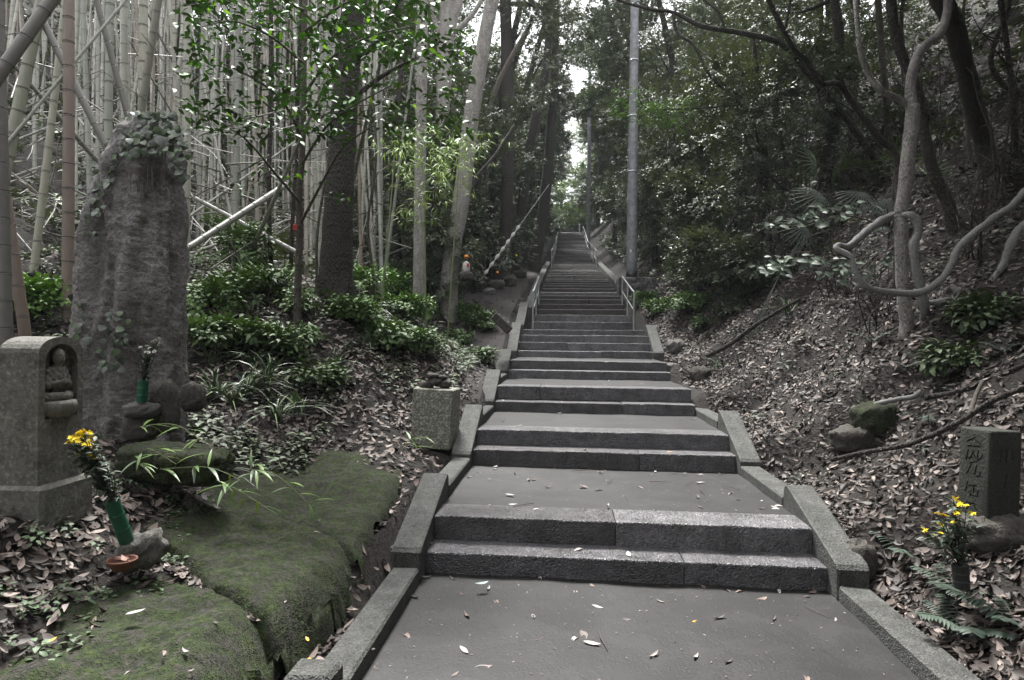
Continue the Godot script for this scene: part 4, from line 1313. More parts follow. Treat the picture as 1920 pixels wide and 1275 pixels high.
# woods either side of the flight: every tree with trunk, limbs and a loose crown
func woods() -> void:
	var rows := [
		# s, t, crown height, radius, side word
		[14, 3.6, 4.2, 1.5], [15.5, 5.6, 5.6, 2.0], [17, 3.3, 4.6, 1.5], [18.5, 6.6, 6.5, 2.2], [20.5, 3.9, 5.2, 1.9], [21, 8.5, 7.5, 2.6], [23, 3.0, 4.8, 1.6], [24, 6.0, 6.5, 2.4], [26, 3.3, 6.0, 1.9], [28, 6.0, 7.5, 2.5], [30, 3.4, 6.5, 2.0], [33, 5.4, 8.0, 2.6], [36, 3.3, 7.0, 2.0], [39, 5.5, 9.0, 2.7], [42, 3.6, 7.5, 2.2], [46, 5.6, 9.0, 2.8], [50, 3.8, 8.0, 2.4], [55, 5.4, 9.0, 2.8], [60, 4.0, 8.0, 2.5], [66, 5.4, 8.0, 3.0], [15, -3.6, 2.6, 1.0], [17, -3.5, 3.8, 1.2], [19.5, -3.1, 5.0, 1.3], [23, -2.9, 6.5, 1.5], [13.2, 2.7, 1.6, .8], [15.2, 2.6, 2.4, .9], [17.5, 2.9, 3.2, 1.1], [22, 2.6, 4.0, 1.2], [28, 10, 9, 3], [35, 10, 10, 3.2], [44, 10, 11, 3.5], [16, 10, 8.5, 2.8],
		[16.5, -4.8, 5.5, 1.5], [18, -6.8, 8.5, 2.3], [20, -4.2, 6.2, 1.7], [22.5, -6.0, 8.5, 2.4], [24, -3.9, 6.5, 1.8], [26, -7.5, 9.0, 2.6], [28, -4.2, 7.2, 2.1], [31, -6.4, 9.0, 2.6], [33, -3.8, 7.0, 2.0], [36, -6.0, 9.5, 2.7], [39, -3.7, 7.5, 2.2], [43, -6.0, 10, 2.8], [46, -3.8, 8.0, 2.3], [50, -5.8, 10, 2.8], [54, -3.8, 8.0, 2.4], [59, -5.4, 9.5, 2.8], [65, -3.4, 8.0, 2.6], [31, -11, 11, 3.2], [40, -11, 12, 3.4], [30, -14, 12, 3.4], [34, -17, 13, 3.6], [28, -18, 12, 3.4], [38, -14, 15, 3.8], [42, -19, 14, 4.0], [33, -9, 14, 3.2], [45, -11, 17, 3.8], [27, -12, 13, 3.0], [36, -22, 13, 4.0], [26, -22, 12, 3.6],
		[22, -1.8, 10.2, 2.4], [29, -1.0, 12.6, 2.6], [25, 2.4, 11.0, 2.2], [36, 1.0, 15.5, 2.8], [40, 2.6, 10.4, 2.2], [44, -1.6, 11.5, 2.2], [52, 1.9, 13.0, 2.3], [33, 2.3, 10.2, 1.8], [48, -1.6, 9.0, 2.0], [56, 2.4, 8.0, 2.2], [62, -2.6, 11.0, 2.6], [68, 3.0, 12.0, 3.0],
		[74, -3.4, 6.0, 3.0], [75, 1.0, 4.6, 2.6], [76, 4.6, 6.5, 3.0], [82, -1.0, 9.0, 3.6], [90, 3.0, 13.0, 4.0], [92, -4.0, 14.0, 4.0], [84, 6, 9, 3.4], [84, -7, 9, 3.4]]
	for a in rows:
		var s: float = a[0]; var t: float = a[1]
		var base := S(s, t if absf(t) > 2.5 or s > 70 else signf(t) * 4.6)
		base.y = H(base.x, base.z)
		var c := S(s, t, 0.0)
		c.y = maxf(base.y, H(c.x, c.z)) + a[2]
		var right := t > 0.0
		var far := s > 70.0
		var o := thing("evergreen_tree", "sunlit pale green tree beyond the head of the flight" if far else ("evergreen tree with small dark leaves on the wooded slope right of the steps" if right else "evergreen tree with small dark leaves in the woods left of the path"), "tree", base, "trees beyond the top of the steps" if far else ("trees of the right slope" if right else "trees of the left woods"))
		var mb := MB.new()
		var r0: float = .07 + a[3] * .045
		var pth := spline([[base + Vector3.DOWN * .4, r0 * 1.4], [base + Vector3.UP * .1, r0], [base.lerp(c, .45) + Vector3(rr(-.3, .3), .3, rr(-.3, .3)), r0 * .8], [c, r0 * .45], [c + Vector3(rr(-.4, .4), a[3] * .7, rr(-.4, .4)), .02]], 4)
		tube(mb, pth, 8, .12)
		put("trunk", mb.mesh(M.bark_dark), o)
		var blobs := []
		var R: float = a[3]
		var high: bool = a[2] > 10.0 and absf(t) < 3.0
		for i in 13:
			var u := rr(.55, 1.15) if high else rr(.12, 1.15)
			var e := base.lerp(c, u) + rdir(.2) * R * rr(.15, .8)
			if i < 6 and u > .5:
				mb = MB.new()
				var from: Vector3 = pth[clampi(int(u * .75 * pth.size()), 3, pth.size() - 2)][0]
				tube(mb, spline([[from, r0 * .35], [from.lerp(e, .5) + Vector3(0, -.15, 0), r0 * .22], [e, .012]], 3), 5)
				put("limb", mb.mesh(M.bark_dark), o)
			blobs.append([e, Vector3(R, R * .75, R) * rr(.38, .58), int(80 + 62 * R)])
		var grow := clampf(s / 30.0, .75, 1.6)
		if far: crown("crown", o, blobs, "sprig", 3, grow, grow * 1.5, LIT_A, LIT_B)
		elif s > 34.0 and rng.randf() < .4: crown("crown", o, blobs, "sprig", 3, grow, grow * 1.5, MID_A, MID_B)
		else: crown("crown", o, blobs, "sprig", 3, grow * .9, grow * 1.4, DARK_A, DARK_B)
	# unseen trees added behind the camera to close off the light from there
	for i in 7:
		var b := S(-5.0 - 3.0 * (i % 3), -10.0 + 3.2 * i)
		b.y = H(b.x, b.z)
		var o := thing("evergreen_tree", "unseen evergreen tree added at the foot of the walkway to block light", "tree", b, "light-blocking trees added at the foot of the walkway")
		var mb := MB.new()
		tube(mb, [[b + Vector3.DOWN * .3, .22], [b + Vector3.UP * 4, .16], [b + Vector3.UP * 9, .05]], 8)
		put("trunk", mb.mesh(M.bark_dark), o)
		var bl := []
		for k in 11: bl.append([b + Vector3(rr(-1.5, 1.5), rr(.8, 9.5), rr(-1.4, 1.4)), Vector3(1.9, 1.3, 1.9), 170])
		crown("crown", o, bl, "sprig", 3, 1.6, 2.6, DARK_A, DARK_B)
	# unseen boughs added above and behind the viewer to keep light off the risers
	var o := thing("tree_canopy", "unseen leafy boughs added over the lower walkway to shade the risers", "canopy", S(-2, 0, EYE + 7))
	var bl := []
	for i in 34:
		bl.append([S(rr(-8.5, -.3), rr(-6, 6), EYE + rr(5.2, 8.0)), Vector3(1.6, .8, 1.6), 190])
	crown("foliage", o, bl, "sprig", 3, 1.4, 2.2, DARK_A, MID_A)

# ------------------------------------------------------------------ stones and shrine things
func tall_stone() -> Vector3:
	var d := 5.5
	var base := P(245, 800, d)
	var o := thing("standing_stone", "very tall rough grey standing stone with furrowed face, topped by ivy", "standing stone", base)
	var le := [205.0, 275, 226.0, 256, 250.0, 226, 300.0, 194, 400.0, 163, 500.0, 150, 600.0, 139, 700.0, 131, 780.0, 136, 860.0, 150]
	var ri := [205.0, 300, 226.0, 320, 250.0, 340, 300.0, 349, 330.0, 350, 345.0, 341, 400.0, 346, 500.0, 349, 600.0, 353, 700.0, 354, 780.0, 348, 860.0, 340]
	var mb := MB.new()
	var nu := 150
	var nv := 170
	for i in nv + 1:
		var py := lerpf(860, 226, float(i) / nv)
		var a := P(lin(le, py), py, d)
		var b := P(lin(ri, py), py, d)
		var c := (a + b) / 2.0
		var hw := (b - a).length() / 2.0
		var hd := minf(.36, hw * .8)
		for k in nu + 1:
			var an := TAU * (k % nu) / nu
			var cx := signf(cos(an)) * pow(absf(cos(an)), .72)
			var cz := signf(sin(an)) * pow(absf(sin(an)), .72)
			var q := Vector3(cx * hw * .87, 0, cz * hd).rotated(Vector3.UP, .54)
			var w := c + q
			var n := nf.get_noise_3d(w.x * 3.6, w.y * .7, w.z * 3.6) * .15 + nf.get_noise_3d(w.x * 8, w.y * 3, w.z * 8) * .045 + nf.get_noise_3d(w.x * 20, w.y * 14, w.z * 20) * .016 + nf.get_noise_3d(w.x * 50, w.y * 45, w.z * 50) * .014
			n -= .07 * maxf(0.0, 1.0 - absf(w.x - P(225, 600, d).x) / .09) * smoothstep(1.4, 2.2, w.y)
			mb.p(c + q * (1.0 + clampf(n * .8, -.12, .08) / maxf(.25, q.length()) * (.35 + .65 * absf(cz))), Vector2(float(k) / nu, float(i) / nv))
	for i in nv:
		for k in nu:
			var q := i * (nu + 1) + k
			mb.quad(q, q + 1, q + nu + 2, q + nu + 1)
	var top := mb.p(P(288, 216, d))
	for k in nu: mb.tri(nv * (nu + 1) + k, nv * (nu + 1) + k + 1, top)
	put("stone_body", mb.mesh(M.rock), o)
	# ivy over its head and left edge
	var iv := thing("ivy", "ivy creeping over the head and left edge of the tall standing stone", "ivy", P(285, 240, d))
	var lm := []
	for k in 3:
		var m := plain([Color(.025, .042, .018), Color(.015, .024, .012), Color(.05, .08, .03)][k], .42)
		var l := MB.new()
		leaf(l, Transform3D(), 1.0, .95, 3, .16, .25, .8)
		lm.append(l.mesh(m))
	var spots := []
	for i in 215:
		var py := 208 + 82 * pow(rng.randf(), 1.2)
		spots.append([rr(lin(le, maxf(py, 228)) - 10, lin(ri, maxf(py, 228)) + 8), py, .30])
	for i in 70:
		var py := rr(250, 440)
		spots.append([lin(le, py) + rr(-8, 26), py, .22])
	for i in 30: spots.append([lin(ri, 330) + rr(-30, 6), rr(240, 330), .3])
	for i in 40: spots.append([rr(185, 245), rr(580, 690), .33])
	for i in 14: spots.append([rr(135, 165), rr(540, 640), .3])
	for q in spots:
		var l := put("leaf", lm[rng.randi() % 3], iv, true)
		var l0: float = lin(le, maxf(q[1], 226))
		var r0: float = lin(ri, maxf(q[1], 226))
		var u := clampf(absf(q[0] - (l0 + r0) / 2.0) / ((r0 - l0) / 2.0), 0, 1)
		var pos := P(q[0], q[1], d - minf(.36, (r0 - l0) * .5 * d / F * .8) * lerpf(1.0, pow(1.0 - pow(u, 2.8), .36), .5) - rr(.03, .13))
		var dir := Vector3(rr(-.8, .8), rr(-1.3, -.1), rr(.1, .6))
		l.transform = Transform3D(basis_to(dir, Vector3(rr(-.3, .5), .6, 1)).scaled(Vector3.ONE * rr(.036, .075)), pos - iv.position)
	var stems := MB.new()
	for i in 7:
		var x := rr(240, 330)
		tube(stems, spline([[P(x, 360, d - .33), .004], [P(x + rr(-6, 6), 300, d - .3), .005], [P(x + 10, 240, d - .2), .004]], 4), 4)
	put("stem", stems.mesh(M.bark_mid), iv)
	return base

func stele() -> void:
	# the shrine stone with the carved niche: its front looks across at the steps
	var b := P(70, 912, 3.5)
	var turn := Basis(Vector3.UP, PI / 2 - .07)
	var o := thing("carved_stele", "grey stone stele with a praying monk carved in an arched niche, on a block", "stele", b)
	o.basis = turn                                 # +z faces the steps
	var w := .33; var h := .82; var dp := .235
	var arch := func(hw: float, y0: float, ys: float, yt: float) -> PackedVector2Array:
		var p := PackedVector2Array([Vector2(hw, y0), Vector2(hw, ys)])
		for i in range(1, 12):
			var a := PI * i / 12.0
			p.append(Vector2(hw * cos(a), ys + (yt - ys) * sin(a)))
		p.append(Vector2(-hw, ys)); p.append(Vector2(-hw, y0))
		return p
	var comb := CSGCombiner3D.new()
	comb.name = "pillar"
	o.add_child(comb)
	comb.position = Vector3(w * .5, 0, 0)
	var body := CSGPolygon3D.new()
	body.polygon = arch.call(w * .5, -.05, h - .09, h)
	body.depth = dp
	body.material = M.stele
	comb.add_child(body)
	body.position = Vector3(0, 0, 0)                # extends along -z
	var cut := CSGPolygon3D.new()
	cut.polygon = arch.call(w * .5 - .045, .36, h - .14, h - .04)
	cut.depth = .075
	cut.material = M.stele
	cut.operation = CSGShape3D.OPERATION_SUBTRACTION
	comb.add_child(cut)
	cut.position = Vector3(0, 0, .02)
	var fig := nets(monk, Vector3(-.12, -.02, -.05), Vector3(.12, .27, .1), .0042, Transform3D(Basis().scaled(Vector3(1.12, 1.14, .8)), Vector3(w * .5, .455, -.03)), M.stele)
	put("monk_figure", fig, o, true)
	var mb := MB.new()
	lathe(mb, Transform3D(Basis().scaled(Vector3(1, 1, .52)), Vector3(w * .5, .36, -.012)), [[.0, .0], [.07, .0], [.1, .018], [.118, .05], [.115, .075], [.105, .095], [.0, .1]], 28)
	for i in mb.v.size():
		var q := mb.v[i] - Vector3(w * .5, .36, -.012)
		mb.v[i] += Vector3(q.x, 0, q.z) * .05 * sin(atan2(q.z * 2.0, q.x) * 13.0)
	put("lotus_seat", mb.mesh(M.stele), o, true)
	mb = MB.new()
	cbox(mb, Transform3D(Basis(), Vector3(w * .5 - .005, -.27, -dp * .5 + .01)), Vector3(.41, .27, .32), .018, .97, .012)
	put("base_block", mb.mesh(M.stele), o, true)

func right_marker() -> void:
	var d := 4.0
	var b := P(1851, 975, d)
	var o := thing("inscribed_stone", "small square stone marker with worn carved writing on the right slope", "stone marker", b)
	o.basis = Basis(Vector3.FORWARD, .03) * Basis(Vector3.UP, .16)
	var c := CSGCombiner3D.new()
	c.name = "shaft"
	o.add_child(c)
	var m := MB.new()
	cbox(m, Transform3D(), Vector3(.235, .57, .225), .012, .98, .004)
	var cm := CSGMesh3D.new()
	cm.mesh = m.mesh(M.slate)
	cm.material = M.slate
	c.add_child(cm)
	# worn strokes cut into the face that looks at the steps (-x) : [z, y, length, tilt]
	for q in [[-.02, .50, .07, .5], [.03, .485, .06, -.6], [0, .46, .09, .1], [-.045, .40, .075, 1.4], [-.015, .40, .07, 1.1], [-.03, .385, .06, .15], [.03, .41, .06, 1.5], [.05, .395, .05, .9], [.015, .39, .05, -.9], [.0, .36, .06, .4], [-.03, .31, .08, 1.1], [.02, .315, .07, 1.35], [.045, .28, .05, .2], [.05, .30, .03, 1.3], [-.04, .20, .07, 1.35], [.0, .215, .07, .1], [.03, .19, .05, .0], [.01, .19, .05, 1.5], [.015, .155, .06, .1], [.04, .165, .04, 1.5], [-.01, .165, .04, 1.5], [.0, .105, .08, .05], [-.02, .08, .05, .9], [.03, .08, .05, -.9]]:
		var s := CSGBox3D.new()
		s.size = Vector3(.014, .009, q[2])
		s.operation = CSGShape3D.OPERATION_SUBTRACTION
		s.material = M.slate
		c.add_child(s)
		s.transform = Transform3D(Basis(Vector3.RIGHT, -q[3]), Vector3(-.115, q[1], q[0]))
	for q in [[-.04, .42, .09, 1.5], [.0, .42, .09, 1.5], [-.02, .46, .05, 0], [-.02, .38, .05, 0], [.04, .42, .05, 1.5], [-.02, .3, .06, .1], [.0, .26, .07, 1.4]]:
		var s := CSGBox3D.new()
		s.size = Vector3(q[2], .007, .01)
		s.operation = CSGShape3D.OPERATION_SUBTRACTION
		s.material = M.slate
		c.add_child(s)
		s.transform = Transform3D(Basis(Vector3.BACK, q[3]), Vector3(q[0], q[1], .111))
	var mb := MB.new()
	rock(mb, P(1868, 1000, 3.95), Vector3(.21, .13, .2), Basis(Vector3.UP, .4), .25, 5.0)
	solo("stone", mb.mesh(M.dark_rock), "rounded dark stone bearing the inscribed marker on the right slope", "stone", Vector3.ZERO)

func stones() -> void:
	# [px, py, depth, rx, ry, rz (px), turn, tilt, amp, seed, material, name, label]
	var list := [
		[267, 768, 4.9, 31, 14, 24, .3, .05, .14, 1.0, "grey_stone", "stone", "flat grey stone laid on a block before the tall standing stone"],
		[266, 802, 4.95, 31, 25, 26, .1, 0, .08, 2.0, "dark_rock", "stone", "square dark block under the flat stone at the foot of the standing stone"],
		[309, 762, 5.0, 26, 48, 20, .2, .06, .1, 3.0, "dark_rock", "stone", "upright stubby stone beside the white flower vase"],
		[362, 745, 5.3, 20, 26, 20, -.2, .1, .12, 4.0, "dark_rock", "stone", "small stone half hidden by strap leaves right of the standing stone"],
		[265, 1032, 3.55, 40, 30, 28, .5, .3, .22, 6.0, "grey_stone", "stone", "angular grey stone propped behind the clay bowl"],
		[1640, 785, 6.2, 40, 30, 34, .4, .1, .16, 8.0, "moss", "mossy_stone", "mossy green boulder on the right slope"],
		[1605, 822, 6.1, 44, 24, 32, .2, .12, .16, 9.0, "dark_rock", "stone", "dark stone under the mossy boulder on the right slope"],
		[1608, 1056, 4.55, 25, 40, 30, .3, -.1, .12, 10.0, "dark_rock", "stone", "rounded stone tucked behind the lowest right cheek stone"],
		[1314, 703, 10.0, 17, 15, 20, .2, .1, .2, 11.0, "dark_rock", "stone", "dark stone at the right end of the steps below the ground plants"],
		[1268, 650, 12.5, 16, 13, 18, .2, .1, .2, 13.0, "grey_stone", "stone", "small grey stone beside the right upper cheek stone"],
		[1255, 690, 11.2, 14, 9, 15, .2, .1, .2, 14.0, "grey_stone", "stone", "low stone filling the gap at the right end of the steps"],
		[1345, 468, 13.0, 55, 42, 40, .2, .1, .2, 15.0, "dark_rock", "boulder", "large dark boulder in the shaded slope right of the pole"],
		[1400, 545, 10.5, 32, 34, 30, .6, .2, .2, 16.0, "dark_rock", "boulder", "dark boulder with a steep side above the fallen branch"],
		[940, 512, 16.5, 17, 11, 14, .2, .1, .2, 17.0, "grey_stone", "stone", "pale stone below the guy wire beside the earth path"],
		[955, 528, 16.2, 13, 12, 12, .9, .1, .2, 18.0, "dark_rock", "stone", "dark stone at the bend of the earth path"],
		[930, 535, 15.6, 15, 10, 12, .4, .1, .2, 19.0, "grey_stone", "stone", "low grey stone at the left edge of the earth path"],
		[975, 515, 17.6, 12, 9, 12, .1, .1, .2, 20.0, "dark_rock", "stone", "small dark stone under the trees by the earth path"],
		[917, 548, 15.0, 11, 8, 12, .3, .1, .2, 21.0, "rock", "stone", "small stone among leaves at the foot of the path edge"],
		[990, 497, 20.0, 12, 8, 12, .1, .1, .2, 22.0, "rock", "stone", "stone farther up the left edge of the earth path"],
		[700, 1218, 3.1, 3, 2, 3, 0, 0, .2, 23.0, "grey_stone", "pebble", "tiny pebble at the foot of the left kerb"]]
	for a in list:
		var mb := MB.new()
		if a[0] > 1240 or (a[0] > 900 and a[0] < 1000):
			a[2] = hit(a[0], a[1] + a[4] * .7)
		var k: float = a[2] / F
		rock(mb, Vector3.ZERO, Vector3(a[3], a[4], a[5]) * k, Basis(Vector3.UP, a[6]) * Basis(Vector3.BACK, a[7]), a[8] * 1.4, a[9], 3.2)
		solo(a[11], mb.mesh(M[a[10]]), a[12], "stone" if a[11] != "boulder" else "boulder", P(a[0], a[1], a[2]))
	# squared block with loose stones on it, left of the second cheek stone
	var c := P(810, 832, 7.0)
	var mb := MB.new()
	cbox(mb, Transform3D(Basis(Vector3.UP, -.18) * Basis(Vector3.BACK, -.03), c + Vector3(.01, -.06, -.18)), Vector3(.44, .66, .36), .012, 1.03, .008)
	solo("stone_post", mb.mesh(M.lichen), "squat squared stone post blotched with lichen beside the steps", "stone post", Vector3.ZERO)
	for a in [[800, 722, 13, 8, 0.0], [818, 716, 15, 9, 1.0], [835, 720, 12, 8, 2.0], [812, 705, 12, 6, 3.0], [828, 708, 9, 5, 4.0]]:
		mb = MB.new()
		rock(mb, Vector3.ZERO, Vector3(a[2], a[3], a[2]) * 7.0 / F, Basis(Vector3.UP, a[4]), .3, a[4] * 3.0, 3.0, 14, 9)
		solo("loose_stone", mb.mesh(M.dark_rock), ["leftmost broken stone on the squared lichen post", "biggest broken stone amid the pile on the squared post", "rightmost broken stone on the squared lichen post", "flat broken stone on top of the pile on the squared post", "smallest broken stone on the squared lichen post"][int(a[4])], "stone", P(a[0], a[1], 7.15), "broken stones piled on the squared post")
	# long mossy stone, left
	mb = MB.new()
	var cc := P(330, 868, 4.45)
	rock(mb, Vector3.ZERO, Vector3(.40, .125, .19), Basis(Vector3.UP, -.22) * Basis(Vector3.BACK, -.05), .12, 31.0, 4.0, 40, 18)
	solo("mossy_stone", mb.mesh(M.moss), "long low stone with a mossy top before the standing stone", "stone", cc)
	mb = MB.new()
	cbox(mb, Transform3D(Basis(Vector3.UP, -.1), P(590, 1275, 2.95) + Vector3(0, -.25, 0)), Vector3(.22, .31, .2), .02, .95, .01)
	solo("corner_stone", mb.mesh(M.cheek), "rough granite corner stone at the bottom edge, left of the kerb", "stone", Vector3.ZERO)
	# a dark slab leaning by the path
	mb = MB.new()
	cbox(mb, Transform3D(Basis(Vector3.BACK, -.75), P(935, 612, 11.6)), Vector3(.42, .16, .3), .02)
	solo("stone_slab", mb.mesh(M.dark_rock), "dark tilted slab sticking out of the leaves beside the left cheek stones", "stone", Vector3.ZERO)

func moss_slab(called: String, label: String, poly: Array, y0: float, gx: float, gz: float, r: float, drop: float) -> void:
	var pg := PackedVector2Array()
	var lo := Vector2(99, 99); var hi := -lo
	for p in poly:
		pg.append(Vector2(p[0], p[1]))
		lo = lo.min(pg[-1]); hi = hi.max(pg[-1])
	var n := pg.size()
	var cell := .03
	var nx := int((hi.x - lo.x) / cell) + 2
	var nn := int((hi.y - lo.y) / cell) + 2
	var mb := MB.new()
	var id := PackedInt32Array(); id.resize(nx * nn); id.fill(-1)
	for j in nn:
		for i in nx:
			var p := lo + Vector2(i, j) * cell
			p += Vector2(nf.get_noise_2d(p.x * 2.5, p.y * 2.5), nf.get_noise_2d(p.x * 2.5 + 40, p.y * 2.5)) * .09
			var d := 9.0
			var fall := 0.0
			for k in n:
				var e := p.distance_to(Geometry2D.get_closest_point_to_segment(p, pg[k], pg[(k + 1) % n]))
				var soft_: float = poly[k][2] if poly[k].size() > 2 else 1.0
				var u := clampf(e / (r * (.3 + .7 * soft_)), 0, 1)
				fall = maxf(fall, drop * soft_ * (1.0 - sqrt(maxf(0.0, 1.0 - (1.0 - u) * (1.0 - u)))))
				d = minf(d, e)
			if not Geometry2D.is_point_in_polygon(p, pg):
				d = -d
				fall = drop * .3
			if d < -.24: continue
			var y := y0 + gx * p.x + gz * p.y - fall + minf(d, 0.0) * 5.0
			y += nz.get_noise_2d(p.x * 1.6, p.y * 1.6) * .06 + nf.get_noise_2d(p.x * 9.0, p.y * 9.0) * .009 + nf.get_noise_2d(p.x * 3.0, p.y * 3.0) * .02
			id[i + nx * j] = mb.p(Vector3(p.x, EYE + y, -p.y))
	for j in nn - 1:
		for i in nx - 1:
			var q := [id[i + nx * j], id[i + nx * (j + 1)], id[i + nx * (j + 1) + 1], id[i + nx * j + 1]]
			if q.min() >= 0: mb.quad(q[0], q[1], q[2], q[3])
	solo(called, mb.mesh(M.moss), label, "rock", Vector3.ZERO, "mossy rock ledges beside the walkway")

func moss_rocks() -> void:
	moss_slab("mossy_rock", "low mossy rock ledge in the lower left corner of the view", [[-1.12, 1.9], [-1.16, 2.9], [-1.2, 3.4, .22], [-1.56, 3.62, .2], [-2.0, 3.97, .2], [-2.7, 3.7, .2], [-3.0, 2.0, .2]], -1.61, -.13, 0.0, .24, .26)
	moss_slab("mossy_rock", "rounded mossy rock ledge in the middle, behind the lower one", [[-1.14, 3.2], [-1.0, 4.0], [-1.0, 4.65, .3], [-1.3, 5.0, .1], [-2.5, 5.0, .1], [-2.5, 4.1, .1], [-2.0, 3.82, .3], [-1.6, 3.46, .3]], -1.72, -.20, .02, .2, .26)
	moss_slab("mossy_rock", "flat mossy shelf below the leafy bank, reaching towards the squared stone post", [[-0.97, 4.2, .7], [-1.0, 5.6, .7], [-1.0, 6.6, .4], [-1.5, 7.0, .2], [-2.6, 6.3, .2], [-2.7, 5.0, .15], [-1.4, 4.5, .3]], -1.88, -.13, .08, .16, .18)

func flowers() -> void:
	var vase := func(called: String, label: String, p0: Vector3, p1: Vector3, r: float, mat: Material) -> Node3D:
		var o := thing(called, label, "vase", p0)
		var l := p0.distance_to(p1)
		var y := (p1 - p0).normalized()
		var x := y.cross(Vector3.BACK).normalized()
		var xf := Transform3D(Basis(x, y, x.cross(y)), p0)
		var prof := [[0.0, 0.0], [r * .92, 0.0]]
		for i in 3:
			var a := l * i / 3.0
			prof.append_array([[r, a + .004], [r, a + l / 3.0 - .010], [r * 1.07, a + l / 3.0 - .006], [r * 1.07, a + l / 3.0 - .003], [r, a + l / 3.0]])
		prof.append_array([[r * .86, l], [r * .84, l - .03], [0.0, l - .03]])
		var mb := MB.new()
		lathe(mb, xf, prof, 24)
		put("tube", mb.mesh(mat), o)
		return o
	var heads := []
	for k in 2:
		var mb := MB.new()
		for i in 22:
			var a := i * 2.4
			leaf(mb, Transform3D(basis_to(Vector3(cos(a), .25 + .05 * i, sin(a))), Vector3.ZERO), 1.0 - .025 * i, .42, 2, .3, .1)
		heads.append(mb)
	var bunch := func(called: String, label: String, foot: Vector3, flo: Array, mat: Material, d: float, size: float, leaves: int, spread: float) -> void:
		var o := thing(called, label, "flowers", foot)
		var hm: ArrayMesh = heads[0].mesh(mat)
		var cm := MB.new()
		rock(cm, Vector3(0, .12, 0), Vector3(.28, .18, .28), Basis(), .1, 1.0, 2.0, 10, 6)
		var centre := cm.mesh(M.gold if mat == M.white else mat)
		var stems := MB.new()
		var xs := []; var cs := []
		for a in flo:
			var q := P(a[0], a[1], d + rr(-.07, .05))
			var h := put("flower", hm, o, true)
			h.transform = Transform3D(Basis.from_euler(Vector3(rr(.2, .9), rr(0, 6), rr(-.4, .4))).scaled(Vector3.ONE * size * rr(.8, 1.15)), q - foot)
			put("flower_centre", centre, h, true)
			var mid := foot.lerp(q, .5) + Vector3(rr(-.02, .02), .02, rr(-.02, .02))
			tube(stems, spline([[foot, .0025], [mid, .0025], [q, .0018]], 3), 4)
			for i in leaves:
				var u := rr(.12, .96)
				var p := foot.lerp(mid, u * 2.0) if u < .5 else mid.lerp(q, u * 2.0 - 1.0)
				xs.append(Transform3D(basis_to(rdir(.7), Vector3(rr(-.3, .3), 1, 0)).scaled(Vector3.ONE * rr(.025, .05)), p + Vector3(rr(-1, 1), rr(-.5, .5), rr(-1, 1)) * spread))
				cs.append(rc(Color(.02, .035, .02), Color(.06, .085, .05)))
		put("stem", stems.mesh(M.dark_plastic), o)
		scatter("foliage", K.broad0, xs, cs, o, "stuff")
	# left: tilted green tube with yellow chrysanthemums
	vase.call("green_vase", "bright green bamboo-shaped tube leaning in the leaves, holding yellow flowers", P(238, 1016, 3.5), P(208, 936, 3.42), .037, M.green_plastic)
	var f := []
	for i in 32: f.append([rr(145, 178) + rr(-4, 4), rr(808, 864)])
	for i in 15: f.append([rr(124, 160), rr(820, 836)])
	bunch.call("yellow_flowers", "bunch of yellow chrysanthemums leaning towards the carved stele", P(209, 940, 3.42), f, M.yellow, 3.42, .021, 20, .03)
	bunch.call("white_flower", "single small white bloom among the leaves below the yellow chrysanthemums", P(209, 942, 3.40), [[202, 878], [207, 884], [214, 890], [197, 872]], M.white, 3.36, .013, 10, .02)
	# white flowers before the standing stone
	vase.call("green_vase", "green bamboo-shaped tube of white flowers standing before the tall stone", P(266, 754, 4.85), P(269, 713, 4.85), .038, M.green_plastic)
	f = []
	for i in 16: f.append([rr(262, 300), rr(634, 668)])
	bunch.call("white_flowers", "spray of tiny white flowers before the tall standing stone", P(269, 718, 4.85), f, M.white, 4.72, .019, 9, .025)
	# right: yellow flowers in a dark pot
	vase.call("dark_vase", "dark round vase sunk in dead leaves, holding yellow flowers on the right", P(1803, 1102, 3.62), P(1800, 1058, 3.62), .042, M.dark_plastic)
	f = []
	for a in [[1787, 934], [1795, 936], [1800, 947], [1812, 949], [1788, 958], [1794, 964], [1799, 962], [1765, 966], [1773, 968], [1757, 963], [1762, 984], [1768, 990], [1787, 981], [1730, 992], [1736, 996], [1751, 1005], [1764, 1001], [1820, 962], [1826, 965], [1793, 940]]: f.append(a)
	bunch.call("yellow_flowers", "loose bunch of small yellow flowers before the inscribed marker", P(1800, 1062, 3.62), f, M.yellow, 3.62, .022, 22, .035)
	# clay bowl of dead leaves
	var b := P(229, 1068, 3.38)
	var o := thing("clay_bowl", "small brown clay bowl beside the angular grey stone", "bowl", b)
	var mb := MB.new()
	lathe(mb, Transform3D(Basis(), b), [[0, 0], [.042, 0], [.058, .02], [.07, .046], [.073, .05], [.073, .056], [.066, .056], [.064, .05], [.05, .02], [0, .014]], 28)
	put("bowl_body", mb.mesh(M.terracotta), o)
	for i in 5:
		var l := put("leaf", dead_mesh(i % 4, Color(.22, .11, .08)), o, true)
		l.transform = Transform3D(Basis.from_euler(Vector3(rr(-.2, .2), rr(0, 6), rr(-.2, .2))).scaled(Vector3.ONE * .075), Vector3(rr(-.02, .02), .045 + i * .004, rr(-.02, .02)))
	# small statue with an orange hat, by the path
	var d := 14.0
	b = P(874, 522, d)
	o = thing("small_statue", "small pale stone figure wearing an orange hat among leaves by the path", "statue", b)
	mb = MB.new()
	rock(mb, b + Vector3(0, .05, 0), Vector3(.15, .11, .13), Basis(), .25, 3.0)
	put("rock_base", mb.mesh(M.dark_rock), o)
	mb = MB.new()
	lathe(mb, Transform3D(Basis(), b), [[0, .1], [.075, .1], [.082, .2], [.085, .27], [.07, .33], [.035, .37], [0, .385]], 16)
	put("body", mb.mesh(M.pale_cloth), o)
	mb = MB.new()
